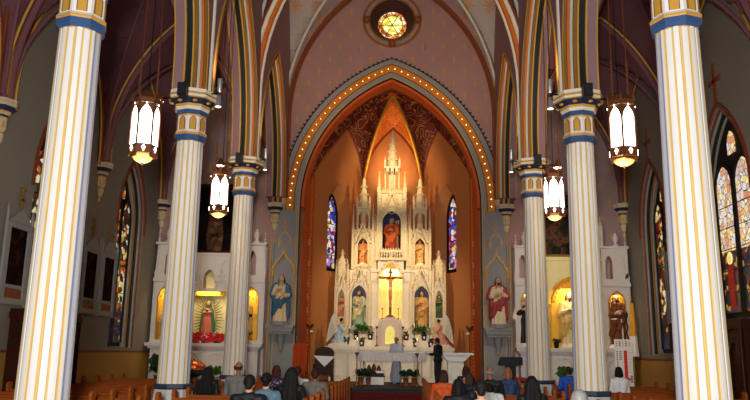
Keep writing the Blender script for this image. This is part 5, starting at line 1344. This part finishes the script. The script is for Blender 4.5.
# ---- statues standing on shelves beside the chancel arch
for s, side in ((-1, 'left'), (1, 'right')):
    x = s*3.86
    t = thing('wall_shrine', 'grey gothic shrine with gold ogee canopy at the %s of the chancel arch' % side, 'shrine', (x, YW-.01, 0))
    b = MB(); b.box(-.42, .42, -.055, -.012, 2.52, 6.6); b.build('back_panel', 'nichegrey', t)
    b = MB()
    for q in (-.4, .4): b.tube([(q, -.06, 2.5), (q, -.06, 6.9)], .018, 6); b.tube([(q*.82, -.05, 2.5), (q*.82, -.05, 4.6)], .012, 6)
    b.build('gold_edging', 'gold', t)
    b = MB(); og = [(-.4, 4.42), (-.37, 4.62), (-.24, 4.84), (-.1, 4.98), (-.03, 5.12), (0, 5.3), (.03, 5.12), (.1, 4.98), (.24, 4.84), (.37, 4.62), (.4, 4.42)]
    b.sweep([(u, -.1, z) for u, z in og], RECT(.03, .05), (0, 1, 0))
    for u, z in og[1:-1]: b.ball((u*1.08, -.12, z+.03), .03, 6, 5)
    for q in (-.4, .4): b.lathe([(.0, 4.26), (.06, 4.34), (.04, 4.42), (.07, 4.48), (.07, 4.56)], 8, (q, -.1, 0))
    b.build('ogee_canopy', 'gold', t)
    b = MB(); b.sweep([(-.2, -.06, 5.36), (-.2, -.06, 5.6)]+[(u, -.06, z) for u, z in arch(.2, .34, 5.6, 8)]+[(.2, -.06, 5.6), (.2, -.06, 5.36)], RECT(.02, .03), (0, 1, 0))
    b.box(-.025, .025, -.08, -.03, 5.94, 6.3); b.box(-.1, .1, -.08, -.03, 6.1, 6.15); b.ball((0, -.06, 6.34), .05, 8, 6); b.build('blind_lancet', 'gold', t)
    b = MB(); b.box(-.5, .5, -.55, -.012, 2.42, 2.52); b.box(-.46, .46, -.5, -.012, 2.3, 2.42); b.box(-.42, .42, -.42, -.012, 2.2, 2.3); b.build('shelf', 'stonegrey', t)
    b = MB(); b.box(-.38, .38, -.04, -.012, .5, 2.16); b.lathe([(.0, 1.62), (.06, 1.66), (.09, 1.74), (.05, 1.8), (.13, 1.9), (.16, 2.2)], 8, (0, -.12, 0)); b.ball((0, -.14, 1.68), .06, 8, 6, 1); b.build('pendant_bracket', ['stonegrey', 'gold'], t)
statue('marian_statue', 'blue mantled statue with open hands left of the chancel arch', (-3.88, 25.98, 2.52), 1.8, paint((222, 196, 150)), paint((58, 98, 124)), 'hairbrown', pose='low', plinth='stonegrey')
statue('red_robed_statue', 'red mantled statue with long hair right of the chancel arch', (3.88, 25.98, 2.52), 1.8, paint((226, 204, 166)), paint((158, 62, 62)), 'hairred', pose='chest', beard=True, plinth='stonegrey')

# ---- framed stations on the side walls
def station(label, x, y, rz, w=.95, z0=2.65, h=1.75, canvas='canvasS', group='framed stations on the left aisle wall'):
    t = thing('station_picture', label, 'picture', (x, y, z0), rz, group)
    b = MB(); b.box(-w/2, w/2, -.05, -.02, .36, h); b.build('picture', canvas, t)
    b = MB(); b.sweep([(-w/2, -.05, 0), (w/2, -.05, 0), (w/2, -.05, h), (-w/2, -.05, h)], RECT(.07, .05), (0, 1, 0), closed=True); b.box(-w/2, w/2, -.07, 0, .3, .38)
    for q in (-1, 1): b.tube([(q*(w/2+.09), -.06, -.1), (q*(w/2+.09), -.06, h+.25)], .04, 6); b.lathe([(.05, h+.25), (.0, h+.5)], 6, (q*(w/2+.09), -.06, 0))
    b.prism([(-w/2-.05, h+.06), (w/2+.05, h+.06), (0, h+.42)], -.1, -.0); b.build('frame', 'stonegrey', t)
    b = MB(); b.box(-w/2+.03, w/2-.03, -.06, -.02, .06, .28); b.build('caption_panel', 'rust', t)
    b = MB(); b.box(-.03, .03, -.07, -.03, h+.42, h+.85); b.box(-.13, .13, -.07, -.03, h+.6, h+.67); b.ball((0, -.05, h+.88), .06, 8, 6); b.build('cross_finial', 'brown', t); return t
station('framed station picture at the left picture edge beside the near column', -AX, 16.45, PI/2)
station('framed station picture on the left wall, nearer of the pair', -AX, 20.55, PI/2)
station('framed station picture on the left wall, next to the far window', -AX, 21.85, PI/2)
station('glowing golden framed picture on the right aisle wall between the windows', AX, 22.0, -PI/2, .8, 2.7, 1.8, 'canvasG', None)

# ---- dark confessionals against the aisle walls
def confessional(label, x, y, rz):
    t = thing('confessional', label, 'confessional', (x, y, 0), rz)
    b = MB(); b.box(-1.25, 1.25, -.55, -.06, 0, 2.28); b.build('body', 'darkwood', t)
    b = MB(); b.box(-1.32, 1.32, -.62, -.06, 2.28, 2.42); b.box(-1.28, 1.28, -.58, -.06, 2.42, 2.5); b.build('cornice', 'darkwood', t)
    for i in range(3):
        u = -.82+.82*i; b = MB(); b.archwall(u-.38, u+.38, .12, 2.2, (u, .27, .25, 1.6, .38), -.6, -.55, 0, 0, n=8); b.build('door', 'darkwood', t)
    for u in (-1.2, -.41, .41, 1.2): b = MB(); b.tube([(u, -.6, 0), (u, -.6, 2.28)], .045, 8); b.build('post', 'darkwood', t)
    return t
confessional('dark wooden confessional on the left aisle wall behind the near column', -AX, 17.75, PI/2)
cf = confessional('dark wooden confessional on the right aisle wall under the saint window', AX, 17.9, -PI/2)
t = thing('wall_sconce', 'small white lit sconce on the front of the right confessional', 'sconce', (AX-.64, 18.35, 1.72), -PI/2)
b = MB(); b.lathe([(.0, -.06), (.03, -.03), (.045, 0), (.05, .02)], 10, (0, -.07, 0)); b.tube([(0, 0, -.03), (0, -.07, -.04)], .01, 5); b.build('bracket', 'brass', t); b = MB(); b.lathe([(.018, .02), (.02, .1), (.0, .16)], 8, (0, -.07, 0)); b.build('bulb', 'lens', t)
t = thing('wall_sconce', 'second small sconce above the white notice, right picture edge', 'sconce', (AX-.64, 17.72, 1.72), -PI/2)
b = MB(); b.lathe([(.0, -.06), (.03, -.03), (.045, 0), (.05, .02)], 10, (0, -.07, 0)); b.tube([(0, 0, -.03), (0, -.07, -.04)], .01, 5); b.build('bracket', 'brass', t); b = MB(); b.lathe([(.018, .02), (.02, .1), (.0, .16)], 8, (0, -.07, 0)); b.build('bulb', 'lens', t)
b = MB(); b.box(-.18, .18, -.012, 0, -.05, .05); o = b.build('notice', 'paper', loc=(AX-.61, 17.78, 1.45)); o.rotation_euler = (0, 0, -PI/2); tag(o, 'small white notice on the right confessional', 'notice')

# ---- banner board, flag, lectern, plants
t = thing('goal_board', 'white chart board with a tall red bar on the right', 'sign', (7.85, 24.9, .45))
b = MB(); b.box(-.29, .29, -.015, .015, .15, 1.72); b.build('board', 'paper', t)
b = MB(); b.box(.0, .11, -.024, -.015, .42, 1.36); b.prism([(.0, .42), (.14, .36), (.2, .42), (.11, .5)], -.024, -.015); b.build('red_bar', 'redink', t)
b = MB(); rn = random.Random(5)
for i in range(5):
    for j in range(3): x = -.22+.105*i; z = 1.66-.065*j; b.box(x-.03, x+.02+.01*(j % 2), -.02, -.015, z-.035, z-.01+.01*(i % 2), 1 if i in (2, 4) else 0)
for j in range(14):
    for i in range(2): z = 1.3-.062*j; x = -.24+.1*i; b.box(x, x+.05+.02*((j*3+i) % 3), -.02, -.015, z, z+.028, 0) if not (i and j > 4) else None
for j in range(12): b.box(.15, .26, -.02, -.015, 1.3-.06*j, 1.305-.06*j, 0)
for j in range(4): b.box(.19, .26, -.02, -.015, .5-.06*j, .54-.06*j, 0)
b.build('printed_marks', ['darkink', 'redink'], t)
for x in (-.24, .24): b = MB(); b.box(x-.02, x+.02, -.02, .02, 0, .16); b.box(x-.03, x+.03, -.2, .2, 0, .03); b.build('leg', 'iron', t)
t = thing('church_flag', 'yellow and white flag hanging on a pole right of the chart board', 'flag', (8.25, 25.1, .45))
b = MB(); b.lathe([(.16, 0), (.14, .06), (.03, .1)], 12); b.build('stand', 'brass', t); b = MB(); b.tube([(0, 0, .08), (0, 0, 3.05)], .018, 7); b.build('pole', 'brass', t); b = MB(); b.lathe([(0, 3.0), (.04, 3.05), (0, 3.25)], 8); b.build('spear_tip', 'goldleaf', t)
b = MB(); n = 24; vs = []
for i in range(9):
    z = 2.95-.31*i*.72; wdt = .06+.009*i
    for k in range(n): a = 2*PI*k/n; rr = wdt*(1+.22*math.sin(5*a+i*.3)); vs.append((rr*math.cos(a)+.02, .55*rr*math.sin(a), z))
fs = [(i*n+k, i*n+(k+1) % n, (i+1)*n+(k+1) % n, (i+1)*n+k) for i in range(8) for k in range(n)]; b.add(vs, fs, [1 if i >= 5 else 0 for i in range(8) for k in range(n)], True); b.build('cloth', ['flagyellow', 'trimwhite'], t)
t = thing('lectern', 'black metal lectern standing right of the chancel steps', 'lectern', (3.95, 24.0, 0))
b = MB(); b.box(-.3, .3, -.22, .22, 0, .04); b.build('base', 'iron', t); b = MB(); b.box(-.16, .16, -.08, .08, .04, 1.3); b.build('post', 'iron', t)
b = MB(); b.add([(-.36, -.25, 1.5), (.36, -.25, 1.5), (.36, .25, 1.28), (-.36, .25, 1.28), (-.36, -.25, 1.54), (.36, -.25, 1.54), (.36, .25, 1.32), (-.36, .25, 1.32)], [(0, 3, 2, 1), (4, 5, 6, 7), (0, 1, 5, 4), (1, 2, 6, 5), (2, 3, 7, 6), (3, 0, 4, 7)]); b.box(-.36, .36, -.26, -.22, 1.3, 1.54); b.build('desk', 'iron', t)
t = thing('votive_stand', 'small iron votive stand with red glass cups by the farthest right column', 'candle stand', (3.92, 21.9, 0))
b = MB(); b.lathe([(.18, 0), (.18, .03), (.03, .08), (.03, .8), (.2, .84), (.2, .87)], 10); b.build('stand', 'iron', t)
for i in range(6): a = i*PI/3; b = MB(); b.lathe([(.03, .87), (.04, .9), (.042, .97)], 8, (.14*math.cos(a), .14*math.sin(a), 0)); b.build('votive_cup', paint((190, 40, 26)), t)

# ================================================================ PEOPLE
def lerp3(a, b, t): return tuple(a[i]+(b[i]-a[i])*t for i in range(3))
def person(label, loc, rz, top, shirt, trousers=(38, 38, 46), skin='skin', hair='hairblack', style='short', pose='sit', lean=0., turn=0., scale=1., female=False, stripes=None, robe=None, shoes=(24, 20, 18)):
    """adult figure facing local +Y; sitting figures rest on a 0.42 m pew seat, standing ones on z=0"""
    t = thing('person', label, 'person', loc, rz); sh = shirt if isinstance(shirt, str) else paint(shirt); tr = paint(trousers)
    sw = .17 if female else .195; F = 1.0
    if pose == 'sit':
        hz = .51; tl = (top-hz-.0)/.82   # torso scale so that the crown reaches the wanted height
        hipx = .095
        def up(x, y, z):                 # torso coordinates above the hip, leaning forward
            y2 = y*1.0; z2 = z*tl; c, s = math.cos(lean), math.sin(lean); return (x, .0+y2*c+z2*s, hz+z2*c-y2*s)
        legs = {s: [(hipx*s, .02, hz), (.12*s, .44, .49), (.12*s, .42, .1), (.13*s, .56, .045)] for s in (-1, 1)}
        armp = {s: [up(sw*s, 0, .50), up((sw+.05)*s, .04, .24), up(.10*s, .27, .12), up(.04*s, .36, .12)] for s in (-1, 1)}
    else:
        hz = .93; tl = (top-hz)/.80
        def up(x, y, z): return (x, y, hz+z*tl)
        legs = {s: [(.09*s, 0, hz-.02), (.1*s, .02, .5), (.1*s, -.01, .09), (.11*s, .12, .04)] for s in (-1, 1)}
        armp = {s: [up(sw*s, 0, .50), up((sw+.04)*s, .0, .24), up(.13*s, .24, .22), up(.07*s, .32, .26)] for s in (-1, 1)}
    hc = up(0, .035, .71); ct, st = math.cos(turn), math.sin(turn)
    def H(x, y, z): return (hc[0]+x*ct-y*st, hc[1]+x*st+y*ct, hc[2]+z)
    def torso(g, m):
        return [('c', up(-.08, 0, .02), .11+g, up(.08, 0, .02), .11+g, m), ('c', up(0, .0, .05), .125+g, up(0, .01, .22), .115+g, m), ('c', up(-.05, 0, .22), .10+g, up(-.07, 0, .40), .115+g, m), ('c', up(.05, 0, .22), .10+g, up(.07, 0, .40), .115+g, m),
                ('c', up(-sw+.03, -.01, .495), .062+g, up(sw-.03, -.01, .495), .062+g, m), ('c', up(-.05, -.015, .53), .05+g, up(.05, -.015, .53), .05+g, m)]
    def arms(g, m, f=.93):
        L = []
        for s in (-1, 1):
            a, e, w, h_ = armp[s]; w2 = lerp3(e, w, f); L += [('c', a, .053+g, e, .041+g, m), ('c', e, .041+g, w2, .03+g, m)]
        return L
    def legl(g, m, cut=.97):
        L = []
        for s in (-1, 1):
            a, k, f, _ = legs[s]; L += [('c', a, .088+g, k, .058+g, m), ('c', k, .058+g, lerp3(k, f, cut), .038+g, m)]
        return L
    P = torso(0, 0)+arms(0, 0, 1.0)+legl(0, 0, 1.0)
    P += [('c', up(0, -.01, .52), .052, up(0, .015, .62), .05, 0), ('e', H(0, 0, .015), (.073, .092, .105), 0), ('c', H(0, .055, -.055), .036, H(0, .062, -.06), .03, 0), ('c', H(0, .09, .005), .009, H(0, .105, -.018), .013, 0)]
    for s in (-1, 1):
        P += [('c', H(.073*s, -.005, .015), .016, H(.07*s, 0, -.015), .012, 0), ('e', H(.03*s, .083, .02), (.013, .009, .008), 1)]
        w, h_ = armp[s][2], armp[s][3]; P += hand(w, Vector(h_)-Vector(w), .0105, 0, -s)
        a, k, f, o = legs[s]; P += [('c', f, .038, o, .03, 0)]
    P += [('c', H(-.022, .086, -.048), .007, H(.022, .086, -.048), .007, 2)]
    blob(P, [skin, paint((36, 26, 22)), paint((150, 82, 74))], .0095, 1, name='body', parent=t)
    stn = 'robe' if robe else 'shirt'
    Q = torso(.014, 0)+arms(.014, 0)
    if robe:
        Q = torso(.02, 0)+arms(.03, 0)+[('c', (0, 0, hz), .16, (0, .02, .2), .22, 0), ('c', (-.08, 0, .3), .17, (.08, .02, .3), .17, 0)]
        for s in (-1, 1): a, e, w, _ = armp[s]; Q += [('c', e, .07, lerp3(e, w, .85), .085, 0)]
    blob(Q, [sh], .013, 2, fold=((0,), .006, 12, 0.) if robe else None, name=stn, parent=t)
    if stripes:
        for zz in stripes:
            q = MB(); c = up(0, .0, zz); R_ = [(c[0]+(sw+.05)*math.cos(a)*.98, c[1]-.0+.15*math.sin(a), c[2]) for a in np.linspace(0, 2*PI, 25)[:-1]]; q.sweep(R_, RECT(.006, .028), (0, 0, 1), closed=True); q.build('shirt_stripe', paint((44, 84, 170)), t)
    if not robe: blob(legl(.012, 0)+[('c', (-.08, .0, hz), .115, (.08, .0, hz), .115, 0)], [tr], .016, 1, name='trousers', parent=t)
    blob([('c', (legs[s][2][0], legs[s][2][1]-.015, .045), .044, (legs[s][3][0], legs[s][3][1]+.02, .038), .038, 0) for s in (-1, 1)], [paint(shoes)], .014, 1, name='shoes', parent=t)
    hm = M[hair]
    if style != 'bald':
        Rr = [('e', H(0, -.014, .038), (.082, .092, .092), 0), ('c', H(0, -.05, .0), .062, H(0, -.052, -.03), .055, 0)]
        for s in (-1, 1): Rr.append(('c', H(.06*s, -.025, .04), .03, H(.066*s, -.02, .0), .02, 0))
        if style == 'bob': Rr += [('c', H(.05*s, -.03, .0), .05, H(.06*s, -.03, -.09), .045, 0) for s in (-1, 1)]+[('c', H(0, -.06, .0), .062, H(0, -.06, -.1), .058, 0)]
        if style == 'long':
            for x in (-.05, 0, .05): Rr.append(('c', H(x, -.055, .0), .06, up(x*2.0, -.135, .28), .05, 0))
            for s in (-1, 1): Rr.append(('c', H(.06*s, -.02, .0), .04, up(.13*s, -.06, .42), .045, 0))
        if style == 'bun': Rr += [('e', H(0, -.115, .03), (.05, .045, .05), 0)]
        if style == 'fringe': Rr = [('c', H(.07*s, -.03, .02), .024, H(.05*s, -.07, -.02), .03, 0) for s in (-1, 1)]+[('c', H(-.04, -.08, -.01), .03, H(.04, -.08, -.01), .03, 0)]
        if style in ('short', 'bun'): pass
        blob(Rr, [hm], .0115, 1, fold=((0,), .0025, 24, hc[1]) if style != 'short' else None, name='hair', parent=t)
    return t, up, H
SY = lambda k: rowy(k)+.24
def sit(lab, k, x, top, shirt, **kw): return person(lab, (x, SY(k), 0), kw.pop('rz', 0.), top, shirt, **kw)
BLK = (24, 22, 26)
sit('dark haired person in black bent forward beside the second left column', 8, -3.5, 1.29, BLK, style='long', female=True, lean=.16)
sit('balding man in a grey jacket seated by the farthest left column', 8, -2.86, 1.41, (112, 110, 104), hair='hairbrown', style='fringe', skin='skintan')
sit('dark haired man in black with a bare nape, nearest on the left', 3, -1.69, 1.29, (20, 20, 26), style='short')
sit('person in a blue grey top with dark tied hair, left of the aisle', 4, -1.62, 1.29, (84, 112, 130), style='bun', female=True)
p, up, H = sit('woman with short auburn hair and a speckled dark top', 9, -2.24, 1.32, (52, 40, 56), hair='hairred', style='bob', female=True)
q = MB(); rn = random.Random(3)
for i in range(46): x, z = rn.uniform(-.17, .17), rn.uniform(.1, .5); c = up(x, -.128-.012*math.cos(x*8), z); q.ball(c, (.016, .014, .016), 5, 4)
q.build('shirt_speckles', paint((190, 176, 196)), p)
sit('woman in black with very long black hair, left pews', 5, -1.38, 1.37, BLK, style='long', female=True, lean=.05)
sit('person in a blue and white striped shirt, left pews', 9, -1.78, 1.30, (214, 220, 230), hair='hairbrown', style='short', stripes=(.12, .25, .38))
sit('grey shirted person with brown hair seated at the left aisle end', 8, -1.3, 1.27, (110, 106, 100), hair='hairbrown', style='short', skin='skintan')
sit('person in an orange top seated at the right aisle end', 8, 1.27, 1.29, (206, 84, 30), hair='hairbrown', style='bob', female=True, turn=.5)
sit('person in black with a pale collar band, right pews near the aisle', 4, 1.28, 1.24, BLK, style='bob', female=True)
sit('brown haired person in a black jacket leaning sideways, right pews', 7, 1.68, 1.28, (26, 26, 32), hair='hairbrown', style='bob', turn=.9, lean=.1)
sit('auburn haired person in dark clothes farther up the right pews', 13, 2.13, 1.30, (40, 28, 30), hair='hairred', style='bob', female=True)
sit('short haired man with protruding ears and a pale collar, nearest on the right', 2, 1.42, 1.31, (212, 208, 206), hair='hairblack', style='short')
p, up, H = sit('balding grey man in a dark jacket in the right pews', 8, 2.2, 1.40, BLK, hair='hairgrey', style='fringe', skin='skintan')
sit('person in a white shirt seated behind the balding man', 7, 2.1, 1.10, (228, 226, 224), style='short', lean=.4)
sit('light brown haired person in navy before the black lectern', 10, 2.82, 1.33, (40, 62, 96), hair='hairblonde', style='bob', female=True)
sit('person in black with long dark hair, right pews before the lectern', 4, 2.38, 1.31, BLK, style='long', female=True)
sit('man in a bright blue shirt beside the second right column', 14, 5.0, 1.31, (30, 88, 190), hair='hairbrown', style='short', skin='skintan')
sit('grey haired person at the bottom edge by the second right column', 0, 2.2, 1.29, (60, 56, 60), hair='hairgrey', style='short')
sit('person with thick black hair in a white shirt in front of the chart board', 12, 5.82, 1.36, (228, 226, 224), style='bob', female=True)
person('priest in long white robe standing behind the altar table', (.27, 28.35, .45), PI-.5, 1.74, (176, 184, 198), skin='skintan', hair='hairgrey', style='fringe', pose='stand', robe=True)
p, up, H = person('person in black standing beside the altar reading from a book', (1.72, 25.7, .45), PI/2-.55, 1.66, (16, 16, 20), hair='hairblack', style='short', pose='stand', trousers=(20, 20, 24), skin='skintan')
h = Matrix.Rotation(PI/2-.55, 4, 'Z') @ Vector(up(0, .36, .29))
b = MB(); b.box(-.16, 0, -.12, .12, 0, .02); b.box(0, .16, -.12, .12, 0, .02); o = b.build('hymn_book', 'paper', loc=(1.72+h.x, 25.7+h.y, .45+h.z)); o.rotation_euler = (.35, 0, PI/2-.55); tag(o, 'open pale book held by the standing person in black', 'book')
